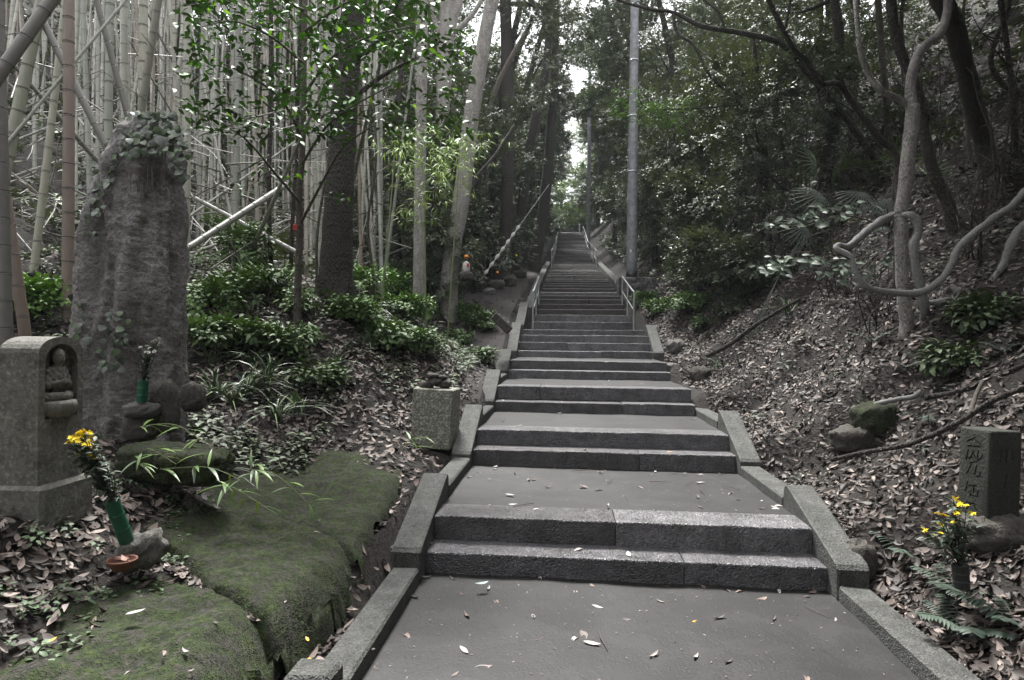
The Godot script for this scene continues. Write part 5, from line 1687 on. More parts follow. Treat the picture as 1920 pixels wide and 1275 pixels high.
	rock(mb, b + Vector3(0, .44, 0), Vector3(.042, .05, .042), Basis(), .02, 1.0, 2.0)
	put("face", mb.mesh(M.grey_stone), o)
	mb = MB.new()
	lathe(mb, Transform3D(Basis(), b + Vector3(0, .455, 0)), [[.0, .0], [.05, .0], [.053, .012], [.048, .036], [.03, .054], [0, .06]], 16)
	put("hat", mb.mesh(M.orange), o)
	mb = MB.new()
	cbox(mb, Transform3D(Basis(Vector3.UP, .5), b + Vector3(.04, .25, .075)), Vector3(.06, .07, .02), .006, .8)
	put("bib", mb.mesh(M.red), o)
	var i2 := 0
	for a in [[933, 511, 16.0, M.orange, "orange scrap of cloth lying on the pale stone by the path"], [968, 479, 18.5, M.yellow, "small yellow bloom under the trees beside the path"]]:
		mb = MB.new()
		rock(mb, Vector3.ZERO, Vector3(.03, .026, .026), Basis(), .5, 3.0 + i2, 2.0, 12, 8)
		solo("orange_cloth" if i2 == 0 else "yellow_bloom", mb.mesh(a[3]), a[4], "cloth" if i2 == 0 else "flower", P(a[0], a[1], a[2]))
		i2 += 1

var dead_cache := {}
func dead_mesh(k: int, c: Color) -> ArrayMesh:
	var key := "%d%s" % [k, c.to_html()]
	if not dead_cache.has(key):
		var m: ArrayMesh = K["dead%d" % k].duplicate()
		var mat := plain(c, .6)
		mat.cull_mode = BaseMaterial3D.CULL_DISABLED
		m.surface_set_material(0, mat)
		dead_cache[key] = m
	return dead_cache[key]

# ------------------------------------------------------------------ leaves on the ground, low plants
const DEAD_A := Color(.017, .0115, .009)
const DEAD_B := Color(.068, .049, .041)
const DEAD_C := Color(.30, .238, .208)

func lay(q: Vector3, size: float, tilt: float) -> Transform3D:
	var h0 := H(q.x, q.z)
	var n := (Vector3(h0 - H(q.x + .08, q.z), .08, h0 - H(q.x, q.z + .08)).normalized() + Vector3(rr(-tilt, tilt), 0, rr(-tilt, tilt))).normalized()
	var a := rr(0, TAU)
	return Transform3D(basis_to(Vector3(cos(a), 0, sin(a)) - n * n.dot(Vector3(cos(a), 0, sin(a))), n).scaled(Vector3.ONE * size), q)

func litter() -> void:
	for side in [1, -1]:
		var xs := [[], [], [], []]; var cs := [[], [], [], []]
		var n := 0
		var want := 150000 if side > 0 else 46000
		while n < want:
			n += 1
			var s := 1.5 + 24.0 * pow(rng.randf(), 1.45)
			var u := 15.0 * pow(rng.randf(), 1.35)
			if side < 0: u = 7.0 * pow(rng.randf(), 1.1)
			var t: float = side * (1.62 + u)
			if side < 0 and s > 12.5 and u < 1.7 and rng.randf() < .9: continue
			if side < 0 and s > 3.5 and s < 6.9 and u < .9: continue
			if side > 0 and s > 4.8 and s < 9.0 and u < .8 and rng.randf() < .35: continue
			var b := S(s, t)
			var patch := nz.get_noise_2d(b.x * 1.2 + 7.0, b.z * 1.2)
			if rng.randf() < clampf(-patch * .9 - (.2 if side > 0 else .05), 0, .7): continue
			b.y = H(b.x, b.z) + rr(.0, .035)
			var k := rng.randi() % 4
			xs[k].append(lay(b, (rr(.02, .05) if n % 4 == 0 else rr(.05, .11)) * (.88 + s * .012), .6))
			var f := rng.randf()
			cs[k].append(DEAD_A.lerp(DEAD_B, f * 1.3) if f < .8 else DEAD_B.lerp(DEAD_C, (f - .8) * 5.0))
		for k in 4:
			var o := scatter("leaf_litter", K["dead%d" % k], xs[k], cs[k], null, "stuff")
			tag(o, "thick brown dead leaves covering the right hillside" if side > 0 else "brown dead leaves lying on the left bank", "dead leaves", "dead leaves on the banks")
	var ex := [[], []]; var ec := [[], []]
	for i in 5700:                              # the thick drift round the carved stele, and the bank's foot
		var b := Vector3(rr(-3.9, -1.75), 0, -rr(2.5, 5.0)) if i < 2600 else S(rr(5.8, 9.5), -1.7 - rr(.2, 3.2))
		if i > 5450: b = S(rr(2.5, 6.8), -1.66 - rr(.0, .3))
		elif i > 5200:
			var u := rng.randf()
			b = Vector3(lerpf(-1.25, -2.2, u) + rr(-.06, .06), 0, -(3.32 + .58 * u + rr(-.05, .05)))
		b.y = H(b.x, b.z) + rr(0, .035)
		if i > 5200 and i <= 5450: b.y = EYE - 1.68 - .17 * b.x + .0
		if i < 2600 and b.x > -2.2 + .3 * nz.get_noise_2d(b.x * 2.0, b.z * 2.0) and -b.z < 4.2: continue
		ex[i % 2].append(lay(b, rr(.05, .1), .6))
		ec[i % 2].append(rc(DEAD_A, DEAD_C))
	for k in 2:
		var o := scatter("leaf_litter", K["dead%d" % (k * 2)], ex[k], ec[k], null, "stuff")
		tag(o, "drift of pale brown dead leaves round the carved stele and the bank's foot", "dead leaves", "dead leaves on the banks")
	var tx := []; var tc := []
	for i in 900:                               # crumbs of leaf on the paving
		var q := S(rr(2.0, 4.5), rr(-1.38, 1.38), EYE - 1.69)
		if i > 450: q = S(rr(5.15, 6.86), rr(-1.38, 1.38), EYE - 1.355)
		if i > 780: q = S(rr(7.6, 9.0), rr(-1.38, 1.38), EYE - 1.005)
		tx.append(Transform3D(Basis.from_euler(Vector3(rr(-.2, .2), rr(0, 6), 0)).scaled(Vector3.ONE * rr(.006, .022)), q))
		tc.append(rc(DEAD_A, DEAD_C))
	tag(scatter("leaf_crumbs", K.dead1, tx, tc, null, "stuff"), "crumbs of dead leaf strewn over the paving", "debris")
	# single fallen leaves on the paving, the treads and the moss
	var cols := [Color(.26, .23, .21), Color(.12, .09, .075), Color(.34, .32, .30), Color(.05, .038, .032), Color(.17, .12, .10)]
	for i in 235:
		var y: float
		var q: Vector3
		if i < 95:
			q = S(rr(2.2, 4.5), rr(-1.36, 1.36)) if i < 55 else S(rr(5.1, 6.85), rr(-1.36, 1.36))
			y = (EYE - 1.698 if i < 55 else EYE - 1.362) + nz.get_noise_2d(q.x * 2.0, q.z * 2.0) * .012
		elif i < 190:
			var tp: Array = tops[rng.randi() % 14]
			q = S(tp[0] + rr(.05, maxf(.2, minf(tp[3] - .1, 1.4))), rr(-1.34, 1.34) * tp[2] / 1.4)
			y = EYE + tp[1] + .002
		else:
			q = Vector3(rr(-2.5, -1.2), 0, -rr(2.6, 6.4))
			y = EYE - 1.60 - .17 * q.x - .03 + maxf(0.0, -q.z - 5.0) * .03
			y = maxf(y, H(q.x, q.z) + .02)
		if i < 190 and i % 3 == 0:                  # drifted against a kerb or a riser
			var f := st(q.x, q.z)
			q = S(f.x, (1.33 if rng.randf() < .5 else -1.33) + rr(-.09, .05), 0)
			if i % 2 == 0:
				var foot: Array = [[4.50, -1.695], [6.86, -1.368], [8.98, -1.018], [11.12, -.678]][rng.randi() % 4]
				q = S(foot[0] - rr(.0, .13), rr(-1.34, 1.34), 0)
				y = EYE + foot[1]
		q.y = y
		var on_moss := i >= 190
		var c: Color = cols[rng.randi() % 5]
		var l := put("fallen_leaf", dead_mesh(rng.randi() % 4, c))
		l.transform = Transform3D(Basis.from_euler(Vector3(rr(-.12, .12), rr(0, TAU), rr(-.12, .12))).scaled(Vector3.ONE * (rr(.055, .105) if i < 55 else rr(.04, .095) if i < 190 else rr(.03, .07))), q)
		tag(l, "small dead leaf lying on a mossy rock ledge" if on_moss else "dry curled leaf lying on the stone steps or paving", "leaf", "fallen leaves on the moss" if on_moss else "fallen leaves on the steps and paving")
	for a in [[93, 1205, 3.0, .06, Color(.6, .36, .03), "yellow fallen leaf on the moss in the lower left corner"], [576, 1201, 3.25, .05, Color(.55, .3, .02), "upper yellow leaf in the gutter beside the left kerb"], [580, 1238, 3.1, .055, Color(.6, .32, .02), "lower yellow leaf in the gutter beside the left kerb"], [406, 1023, 4.0, .05, Color(.6, .42, .03), "small bright yellow leaf on the middle mossy ledge"], [400, 960, 4.25, .08, Color(.35, .42, .06), "yellow green leaf on the mossy ledge below the long stone"], [1304, 1167, 3.72, .06, Color(.5, .28, .04), "orange brown leaf alone on the walkway"], [254, 1150, 3.2, .085, Color(.42, .40, .37), "pale oval leaf on the lower moss ledge"], [124, 1138, 3.2, .1, Color(.3, .25, .24), "round brown leaf on the lower moss ledge"], [1256, 848, 6.75, .08, Color(.45, .18, .05), "orange leaf at the foot of the second pair of steps"], [1728, 1236, 3.32, .09, Color(.42, .39, .37), "pale broad leaf lying on the right kerb"], [903, 1096, 4.3, .1, Color(.30, .36, .35), "pale green grey leaf standing on edge by the lowest step"], [1078, 1199, 3.65, .1, Color(.33, .32, .30), "long pale leaf in the middle of the walkway"], [1110, 1209, 3.6, .1, Color(.36, .33, .31), "broad pale leaf in the middle of the walkway"], [870, 1222, 3.5, .09, Color(.4, .35, .33), "pale leaf near the left side of the walkway"], [905, 1254, 3.35, .1, Color(.17, .13, .12), "dark curled leaf near the bottom of the walkway"]]:
		var q := P(a[0], a[1], a[2])
		var l := put("fallen_leaf", dead_mesh(int(a[0]) % 3, a[4]))
		if a[0] > 750 and a[1] > 1105: q = P(a[0], a[1], F * (1.7) / (a[1] - 637.5 - (a[0] - 960) * ROLL))
		if a[0] < 500:
			var m := hit_moss(a[0], a[1])
			if m.x < 900.0: q = m
		l.transform = Transform3D(Basis.from_euler(Vector3(rr(-.1, .1), rr(0, 6), rr(-.1, .1))).scaled(Vector3.ONE * a[3]), q + Vector3(0, .004, 0))
		tag(l, a[5], "leaf")
	# twigs on the paving
	for i in 16:
		var q := S(rr(2.4, 4.4), rr(-1.3, 1.3), EYE - 1.69)
		if i > 7: q = S(rr(5.1, 6.8), rr(-1.2, 1.2), EYE - 1.352)
		var l := put("twig", K.twig)
		l.transform = Transform3D(Basis(Vector3.UP, rr(0, 6)).scaled(Vector3.ONE * rr(.06, .26)), q)
		tag(l, "short dark twig lying on the paving between the steps", "twig", "twigs on the paving")
	# fallen branches on the right slope
	for a in [[[[1560, 851, 6.0, 8], [1620, 843, 5.7, 8], [1700, 829, 5.4, 9], [1790, 796, 5.0, 10], [1860, 752, 4.8, 10], [1945, 718, 4.6, 11]], "long dark fallen branch lying across the right slope above the marker", M.bark_dark], [[[1640, 755, 6.5, 9], [1680, 749, 6.4, 9], [1712, 744, 6.3, 10], [1726, 733, 6.3, 8]], "short pale root end beside the mossy boulder", M.bark_vine], [[[1815, 800, 5.0, 8], [1820, 775, 5.1, 9], [1828, 745, 5.3, 8], [1842, 715, 5.5, 7]], "dark stick standing behind the long fallen branch", M.bark_mid], [[[1735, 745, 6.0, 10], [1800, 755, 5.8, 10], [1880, 760, 5.6, 10], [1930, 765, 5.5, 9]], "dark root running across the slope above the fallen branch", M.bark_dark], [[[1325, 584, 11.0, 8], [1370, 577, 10.8, 9], [1420, 570, 10.5, 8], [1500, 560, 10.2, 5]], "dark fallen log at the top of the open leaf slope", M.bark_dark], [[[1660, 1130, 4.2, 4], [1720, 1150, 3.9, 5], [1780, 1175, 3.7, 4]], "thin twig in the leaves beside the right kerb", M.bark_mid], [[[1840, 770, 5.4, 5], [1890, 800, 5.0, 6], [1935, 822, 4.8, 6]], "thin slanting stick at the right edge of the slope", M.bark_dark]]:
		var mb := MB.new()
		var path := pxpath(a[0])
		for r in path:
			var g: float = H(r[0].x, r[0].z) + r[1] * .7
			r[0].y = maxf(g, minf(r[0].y, g + .25))
		tube(mb, spline(path, 5), 9, .15)
		solo("fallen_branch", mb.mesh(a[2]), a[1], "branch", Vector3.ZERO, "fallen branches on the right slope")

func hit_moss(px: float, py: float) -> Vector3:
	var d := 2.0
	while d < 7.0:
		var q := P(px, py, d)
		if q.y < EYE - 1.60 - .17 * q.x - .02 or q.y < H(q.x, q.z) + .02: return q
		d += .02
	return Vector3(999, 0, 0)

# low plants on the left bank; those that can be told apart are things
func undergrowth() -> void:
	# ground cover and dull shoots over the bank
	var xs := [[], []]; var cs := [[], []]
	for i in 15000:
		var s := rr(5.2, 22)
		var u := .35 + 9.0 * pow(rng.randf(), 1.4)
		if s > 12.3 and u < 1.75: continue
		if s < 7.2 and u < 1.2: continue
		var b := S(s, -1.6 - u)
		if nz.get_noise_2d(b.x * 1.6, b.z * 1.6) < rr(-.15, .12) and s < 11.0: continue
		b.y = H(b.x, b.z) + .01
		var k := i % 2
		xs[k].append(Transform3D(Basis.from_euler(Vector3(rr(-.3, .3), rr(0, 6), rr(-.3, .3))).scaled(Vector3.ONE * rr(.35, .95)), b))
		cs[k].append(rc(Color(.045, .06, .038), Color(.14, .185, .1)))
	for i in 1200:                              # thin cover round the shrine and along the mound
		var b := Vector3(rr(-3.6, -1.7), 0, -rr(2.6, 5.2))
		b.y = H(b.x, b.z)
		if nz.get_noise_2d(b.x * 3.0, b.z * 3.0) < .08: continue
		xs[0].append(Transform3D(Basis.from_euler(Vector3(rr(-.3, .3), rr(0, 6), rr(-.3, .3))).scaled(Vector3.ONE * rr(.25, .5)), b + Vector3(0, .02, 0)))
		cs[0].append(rc(Color(.04, .07, .03), Color(.1, .16, .07)))
	for i in 2200:                              # sparse seedlings on the right slope
		var b := S(rr(3, 22), 1.8 + 9.0 * rng.randf())
		if nz.get_noise_2d(b.x * 1.1 + 20.0, b.z * 1.1) < .2: continue
		b.y = H(b.x, b.z)
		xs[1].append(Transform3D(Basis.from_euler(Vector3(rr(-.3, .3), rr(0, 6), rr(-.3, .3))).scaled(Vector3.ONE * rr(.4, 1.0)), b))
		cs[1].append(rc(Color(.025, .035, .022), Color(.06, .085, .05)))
	for i in 2600:                              # dim seedlings high on the right slope
		var b := S(rr(5, 19), 3.6 + 11.0 * rng.randf())
		if nz.get_noise_2d(b.x * .9 + 70.0, b.z * .9) < -.02: continue
		b.y = H(b.x, b.z)
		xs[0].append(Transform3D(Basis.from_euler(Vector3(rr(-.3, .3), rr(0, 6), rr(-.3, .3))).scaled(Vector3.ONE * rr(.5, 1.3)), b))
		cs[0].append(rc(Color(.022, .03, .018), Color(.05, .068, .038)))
	for k in 2:
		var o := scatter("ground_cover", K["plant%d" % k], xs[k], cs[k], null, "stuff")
		tag(o, "low leafy ground cover spread over the banks", "ground cover", "ground cover of the banks")
	# dark shrubbery far up the bamboo slope
	var fx := [[], [], []]; var fc := [[], [], []]
	for i in 9000:
		var s := rr(10, 48)
		var t := -5.0 - 30.0 * pow(rng.randf(), 1.2)
		var b := S(s, t)
		if nz.get_noise_2d(b.x * .5, b.z * .5) < -.2: continue
		b.y = H(b.x, b.z) + rr(0, .5 + maxf(0, s - 16.0) * .08)
		fx[i % 3].append(Transform3D(basis_to(rdir(.6) + Vector3.UP * .4).scaled(Vector3.ONE * rr(1.1, 2.4)), b))
		fc[i % 3].append(rc(DARK_A, DARK_B))
	for i in 7000:
		var s := rr(11, 50)
		var t := 2.2 + 24.0 * pow(rng.randf(), 1.3)
		if s < 16.0 and t < 4.0: continue
		var b := S(s, t)
		if nz.get_noise_2d(b.x * .5, b.z * .5 + 40.0) < -.1: continue
		b.y = H(b.x, b.z) + rr(0, .6)
		fx[i % 3].append(Transform3D(basis_to(rdir(.6) + Vector3.UP * .4).scaled(Vector3.ONE * rr(.9, 2.0)), b))
		fc[i % 3].append(rc(DARK_A, DARK_B))
	for k in 3:
		var o := scatter("undergrowth", K["sprig%d" % k], fx[k], fc[k], null, "stuff")
		tag(o, "tangled dark undergrowth on the far slopes beneath the trees", "undergrowth", "undergrowth of the far slopes")
	# leafy plants and tufts that stand out, by pixel of their foot: [px, py, radius, height, brightness, label]
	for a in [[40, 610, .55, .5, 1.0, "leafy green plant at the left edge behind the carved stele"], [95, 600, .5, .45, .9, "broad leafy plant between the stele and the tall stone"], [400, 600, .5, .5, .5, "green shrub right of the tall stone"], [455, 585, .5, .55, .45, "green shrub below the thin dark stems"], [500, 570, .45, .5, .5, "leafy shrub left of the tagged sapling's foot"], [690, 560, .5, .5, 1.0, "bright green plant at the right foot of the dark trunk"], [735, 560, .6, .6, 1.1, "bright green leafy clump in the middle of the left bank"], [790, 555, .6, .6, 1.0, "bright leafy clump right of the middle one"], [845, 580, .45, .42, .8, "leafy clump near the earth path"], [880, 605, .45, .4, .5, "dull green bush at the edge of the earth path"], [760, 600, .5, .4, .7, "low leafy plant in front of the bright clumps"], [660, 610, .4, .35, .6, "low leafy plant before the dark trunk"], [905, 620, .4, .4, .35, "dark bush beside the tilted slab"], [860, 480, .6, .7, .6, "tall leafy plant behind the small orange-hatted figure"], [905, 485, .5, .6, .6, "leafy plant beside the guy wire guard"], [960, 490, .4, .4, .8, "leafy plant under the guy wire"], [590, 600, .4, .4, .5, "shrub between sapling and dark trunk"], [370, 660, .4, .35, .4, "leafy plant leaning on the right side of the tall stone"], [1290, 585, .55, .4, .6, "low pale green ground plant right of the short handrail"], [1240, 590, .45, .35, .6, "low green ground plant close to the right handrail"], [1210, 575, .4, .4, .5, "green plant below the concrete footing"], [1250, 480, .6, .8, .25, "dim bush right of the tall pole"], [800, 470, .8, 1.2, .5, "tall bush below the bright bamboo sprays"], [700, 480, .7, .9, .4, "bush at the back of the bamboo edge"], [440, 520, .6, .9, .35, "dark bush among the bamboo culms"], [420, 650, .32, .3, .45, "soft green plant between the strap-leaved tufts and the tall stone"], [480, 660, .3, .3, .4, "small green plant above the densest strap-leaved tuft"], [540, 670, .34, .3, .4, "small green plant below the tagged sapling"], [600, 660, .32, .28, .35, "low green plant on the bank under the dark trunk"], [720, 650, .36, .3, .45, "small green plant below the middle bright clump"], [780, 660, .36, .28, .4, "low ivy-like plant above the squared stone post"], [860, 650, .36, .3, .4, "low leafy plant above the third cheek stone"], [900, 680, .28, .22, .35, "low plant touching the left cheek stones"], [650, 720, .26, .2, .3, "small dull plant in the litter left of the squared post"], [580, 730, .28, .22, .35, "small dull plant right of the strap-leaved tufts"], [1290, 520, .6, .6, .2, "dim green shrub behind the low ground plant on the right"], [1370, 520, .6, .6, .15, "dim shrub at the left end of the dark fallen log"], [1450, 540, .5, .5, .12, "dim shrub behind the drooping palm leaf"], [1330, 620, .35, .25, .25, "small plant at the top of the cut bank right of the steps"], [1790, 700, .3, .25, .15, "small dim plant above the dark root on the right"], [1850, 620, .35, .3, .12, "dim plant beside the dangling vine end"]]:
		var d := hit(a[0], a[1])
		var b := P(a[0], a[1], d)
		var o := thing("leafy_plant", a[5], "plant", b, "leafy plants on the banks")
		var mb := MB.new()
		for i in 5: tube(mb, [[b, .008], [b + Vector3(rr(-1, 1) * a[2] * .5, a[3] * .8, rr(-1, 1) * a[2] * .5), .003]], 4)
		put("stem", mb.mesh(M.bark_mid), o)
		var bl := [[b + Vector3(0, a[3] * .5, 0), Vector3(a[2], a[3] * .55, a[2]), int(300 * a[2] * 2)]]
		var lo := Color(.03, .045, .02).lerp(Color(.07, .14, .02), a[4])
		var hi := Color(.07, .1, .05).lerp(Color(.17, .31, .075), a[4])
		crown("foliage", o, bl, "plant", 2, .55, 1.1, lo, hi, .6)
	# strap-leaved tufts: every leaf a part
	var bm := []
	for k in 3:
		for v in 3:
			var mb := MB.new()
			blade(mb, Vector3.ZERO, 0, 1.0, [.022, .028, .018][v], [.5, .9, 1.25][v])
			bm.append(mb.mesh(plain([Color(.06, .09, .045), Color(.11, .155, .075), Color(.15, .25, .07)][k], .4)))
	for a in [[350, 770, .36, "strap-leaved tuft beside the small hidden stone"], [405, 745, .4, "tall strap-leaved tuft right of the stubby stone"], [440, 765, .42, "dense strap-leaved tuft in the middle of the left bank"], [470, 740, .38, "strap-leaved tuft left of the long mossy stone's end"], [500, 720, .38, "upper strap-leaved tuft on the left bank"], [520, 790, .34, "lower strap-leaved tuft near the moss shelf"], [560, 775, .34, "strap-leaved tuft farthest right on the left bank"], [395, 690, .36, "strap-leaved tuft under the shrub by the tall stone"], [330, 820, .28, "thin grassy tuft behind the long mossy stone"], [395, 905, .3, "grassy tuft hanging over the right end of the long mossy stone"], [470, 690, .35, "strap-leaved tuft high on the left bank"], [300, 830, .25, "small grassy tuft before the stubby stone"], [640, 560, .45, "tall grass tuft at the foot of the dark trunk"], [690, 590, .4, "grass tuft below the bright green plant"], [820, 600, .45, "grass tuft before the leafy clumps"], [1480, 590, .4, "dim grass tuft at the end of the drooping palm leaf"], [1345, 690, .3, "dry grass tuft hanging over the cut bank right of the steps"], [1395, 640, .3, "grass tuft on the upper right leaf slope"], [560, 695, .34, "grassy tuft in the middle of the left bank"], [625, 690, .32, "grassy tuft under the dark trunk, halfway down the bank"], [690, 650, .34, "grassy tuft before the low leafy plants"], [455, 640, .36, "grassy tuft below the shrub right of the tall stone"], [525, 640, .34, "grassy tuft just below the tagged sapling"], [850, 630, .36, "grassy tuft by the bend of the earth path"], [790, 625, .38, "grassy tuft below the bright clumps"]]:
		var d := hit(a[0], a[1])
		var b := P(a[0], a[1], d)
		var o := thing("grass_tuft", a[3], "grass tuft", b, "strap-leaved tufts on the banks")
		for i in 32:
			var l := put("blade", bm[rng.randi() % 6 + (3 if rng.randf() < .12 else 0)], o, true)
			l.transform = Transform3D(Basis.from_euler(Vector3(rr(-.15, .15), rr(0, TAU), rr(-.15, .15))).scaled(Vector3.ONE * a[2] * rr(.8, 1.5)), Vector3(rr(-.05, .05), -.02, rr(-.05, .05)))
	# bamboo grass sprigs over the moss
	var lm := []
	for c in [Color(.09, .16, .035), Color(.16, .25, .06), Color(.06, .1, .04)]:
		var mb := MB.new()
		leaf(mb, Transform3D(), 1.0, .13, 4, .25, .35)
		var m := plain(c, .42)
		m.backlight_enabled = true; m.backlight = Color(.25, .3, .06)
		lm.append(mb.mesh(m))
	for a in [[[262, 800, 4.6], [330, 805, 4.5], [400, 840, 4.4], "bamboo grass sprig arching over the long mossy stone"], [[300, 880, 4.2], [390, 885, 4.2], [450, 900, 4.1], "bamboo grass sprig trailing before the long mossy stone"], [[405, 900, 4.2], [450, 930, 4.15], [520, 965, 4.1], "bamboo grass sprig trailing over the middle mossy ledge"], [[470, 880, 4.6], [520, 900, 4.5], [585, 950, 4.4], "bamboo grass sprig reaching right over the moss shelf"], [[255, 880, 4.2], [275, 850, 4.2], [330, 870, 4.1], "bamboo grass sprig by the left end of the long mossy stone"], [[780, 840, 6.6], [770, 828, 6.6], [800, 820, 6.6], "green seedling at the foot of the squared stone post"]]:
		var o := thing("bamboo_grass", a[3], "bamboo grass", P(a[0][0], a[0][1], a[0][2]), "bamboo grass over the mossy rocks")
		var path := spline([[P(a[0][0], a[0][1], a[0][2]), .003], [P(a[1][0], a[1][1], a[1][2]) + Vector3(0, .03, 0), .003], [P(a[2][0], a[2][1], a[2][2]), .0015]], 7)
		var mb := MB.new()
		tube(mb, path, 5)
		put("stalk", mb.mesh(plain(Color(.1, .13, .05), .6)), o)
		for i in 12:
			var q: Vector3 = path[rng.randi() % path.size()][0]
			var l := put("leaf", lm[rng.randi() % 3], o, true)
			l.transform = Transform3D(basis_to(Vector3(rr(-.5, 1), rr(-.3, .35), rr(-.8, .8))).scaled(Vector3.ONE * rr(.12, .21)), q - o.position)

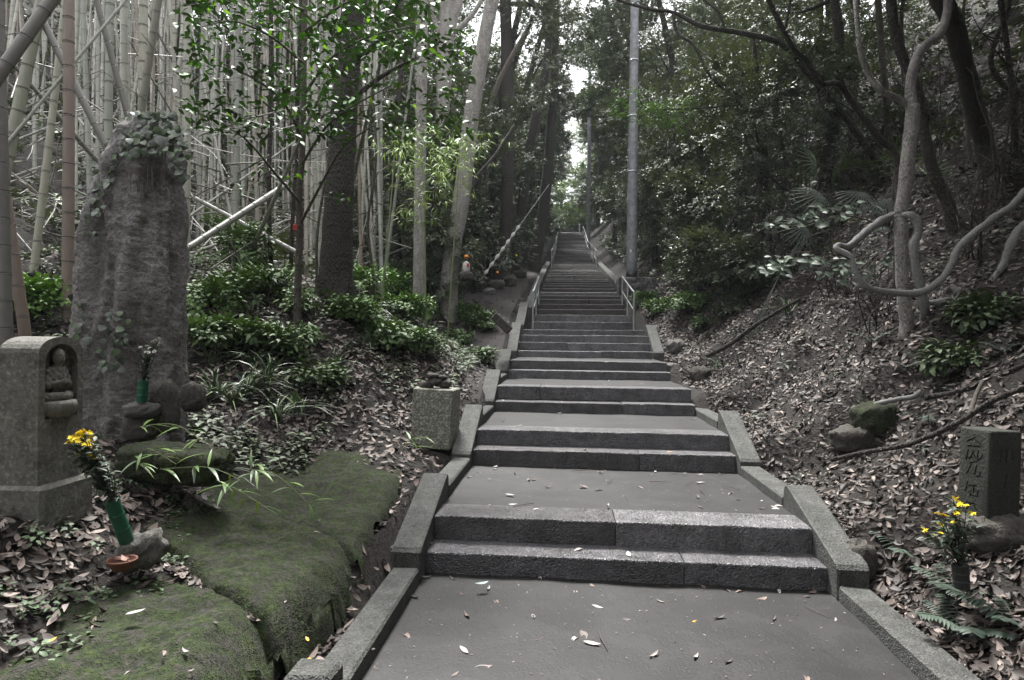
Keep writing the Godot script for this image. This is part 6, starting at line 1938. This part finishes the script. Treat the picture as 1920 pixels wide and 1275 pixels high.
func palms_and_ferns() -> void:
	var seg := []
	for c in [Color(.06, .12, .03), Color(.14, .25, .05), Color(.12, .145, .115)]:
		var mb := MB.new()
		leaf(mb, Transform3D(), 1.0, .036, 5, .5, .3, .6)
		seg.append(mb.mesh(plain(c, .36)))
	var pd := hit(1668, 430)
	var o := thing("fan_palm", "fan palm with green pleated fan leaves behind the twisted pale trunk", "palm", ground(P(1668, 430, pd).x, P(1668, 430, pd).z))
	var foot := ground(P(1668, 430, pd).x, P(1668, 430, pd).z)
	for a in [[1575, 318, 7.2, .55, 1, -.2, .5], [1530, 305, 7.4, .5, 0, -.6, .3], [1615, 360, 7.0, .5, 2, -.2, -.5], [1540, 365, 7.0, .5, 2, -.7, -.4], [1680, 300, 7.8, .5, 1, .2, .7], [1740, 330, 7.9, .5, 0, .8, .2], [1765, 380, 7.8, .5, 0, 1, -.3], [1655, 375, 6.9, .42, 2, .2, -.6], [1510, 425, 6.6, .42, 2, -.8, -.3]]:
		var c := P(a[0], a[1], a[2] - 7.6 + pd)
		var mb := MB.new()
		tube(mb, spline([[foot, .014], [foot.lerp(c, .55) + Vector3(0, .18, 0), .010], [c, .007]], 5), 6)
		var st_ := put("leaf_stalk", mb.mesh(M.bark_mid), o)
		var out := Vector3(a[5], a[6], .45).normalized()
		var sd := out.cross(Vector3(0, .5, 1)).normalized()
		for i in 15:
			var u := (i - 7) / 7.0
			var dir := out.rotated(out.cross(sd).normalized(), u * 1.75)
			var l := put("leaf_segment", seg[a[4]], st_, true)
			l.transform = Transform3D(basis_to(dir + Vector3(0, -.15, 0), out.cross(sd) * signf(out.cross(sd).y + .001)).scaled(Vector3.ONE * a[3] * (1.0 - .3 * u * u)), c - o.position - st_.position)
	# long drooping feather leaf
	var ld := hit(1450, 600)
	o = thing("drooping_palm_leaf", "long feather palm leaf drooping to the leaf slope", "palm leaf", P(1495, 480, 6.6))
	var path := spline([[P(1560, 430, ld + .3), .012], [P(1500, 455, ld), .011], [P(1460, 520, ld - .2), .009], [P(1432, 590, ld - .3), .006], [P(1420, 615, ld - .3), .003]], 8)
	var rb := MB.new()
	tube(rb, path, 6)
	put("rib", rb.mesh(M.bark_mid), o)
	for i in range(6, path.size()):
		for sgn in [-1, 1]:
			var q: Vector3 = path[i][0]
			var l := put("leaflet", seg[2], o, true)
			l.transform = Transform3D(basis_to(Vector3(sgn * .55, -.8, .2 + rr(-.2, .2)), Vector3(0, .4, 1)).scaled(Vector3.ONE * rr(.26, .38)), q - o.position)
	# shrub of broad pale leaves in flat sprays before the vine loop
	o = thing("broadleaf_shrub", "shrub with flat sprays of pale grey green leaves among the vine loops", "shrub", P(1590, 560, hit(1590, 560)))
	var lm := []
	for k in 2:
		for c in [Color(.08, .11, .075), Color(.05, .07, .048), Color(.11, .145, .1)]:
			var mb := MB.new()
			leaf(mb, Transform3D(), 1.0, [.5, .42][k], 4, .22, .18)
			lm.append(mb.mesh(plain(c, .6)))
	var sd := hit(1590, 560)
	var root := P(1590, 560, sd)
	for a in [[1495, 415, 60, 12, 22], [1560, 395, 50, 12, 20], [1620, 390, 45, 10, 16], [1480, 490, 55, 14, 34], [1440, 505, 35, 10, 16], [1560, 495, 45, 16, 26], [1620, 500, 50, 14, 30], [1690, 480, 45, 16, 26], [1660, 430, 35, 14, 14], [1720, 462, 25, 8, 10], [1590, 520, 50, 10, 18]]:
		var c := P(a[0], a[1], sd - .25 + rr(-.2, .2))
		var mb := MB.new()
		tube(mb, spline([[root, .008], [root.lerp(c, .6) + Vector3(0, .1, 0), .006], [c, .003]], 4), 5)
		put("stem", mb.mesh(M.bark_mid), o)
		for i in int(a[4] * 1.35):
			var l := put("leaf", lm[rng.randi() % 6], o, true)
			var q := P(a[0] + rr(-1, 1) * a[2], a[1] + rr(-1, 1) * a[3], sd - .25 + rr(-.35, .35))
			l.transform = Transform3D(basis_to(Vector3(rr(-1, 1), rr(-.5, .1), rr(-.2, 1)), Vector3(rr(-.3, .3), .55, .85)).scaled(Vector3.ONE * rr(.08, .17)), q - o.position)
	# ferns: [px, py, depth, turn, length, label]
	var fl := []
	for c in [Color(.025, .042, .028), Color(.04, .062, .042)]:
		var mb := MB.new()
		leaf(mb, Transform3D(), 1.0, .34, 3, .15, .2, .8)
		fl.append(mb.mesh(plain(c, .45)))
	for a in [[1800, 1112, 3.5, 5, "fern with paired leaflets below the dark vase"], [1815, 1185, 3.2, 6, "broad fern above the right kerb, low in the corner"], [1905, 1170, 3.2, 5, "dark fern at the right edge of the view"], [1640, 640, 6.2, 4, "small fern on the leaf slope under the vine loop"], [1700, 690, 5.8, 4, "small fern above the short root end"], [1740, 790, 5.4, 3, "seedling fern left of the inscribed marker's branch"], [1700, 1040, 4.0, 3, "little seedling in the litter left of the dark vase"], [1880, 660, 5.2, 4, "fern at the far right of the slope"]]:
		var d := hit(a[0], a[1])
		var b := P(a[0], a[1], d)
		o = thing("fern", a[4], "fern", b, "ferns on the right slope")
		for f in a[3]:
			var an: float = TAU * f / a[3] + rr(-.4, .4)
			var dir := Vector3(cos(an), .55, sin(an))
			var ln := rr(.18, .3)
			var pth := spline([[b, .004], [b + dir * ln * .55, .003], [b + Vector3(dir.x, .38, dir.z) * ln, .0015]], 7)
			var mb := MB.new()
			tube(mb, pth, 4)
			var fr := put("frond", mb.mesh(M.bark_mid), o)
			for i in range(3, pth.size()):
				for sgn in [-1, 1]:
					var u := float(i) / pth.size()
					var l := put("leaflet", fl[f % 2], fr, true)
					var side: Vector3 = Vector3(-dir.z, 0, dir.x).normalized() * sgn
					l.transform = Transform3D(basis_to(side + Vector3(dir.x, 0, dir.z) * .5 + Vector3(0, rr(-.2, .1), 0)).scaled(Vector3.ONE * ln * .36 * (1.15 - u * .7)), pth[i][0] - o.position - fr.position)
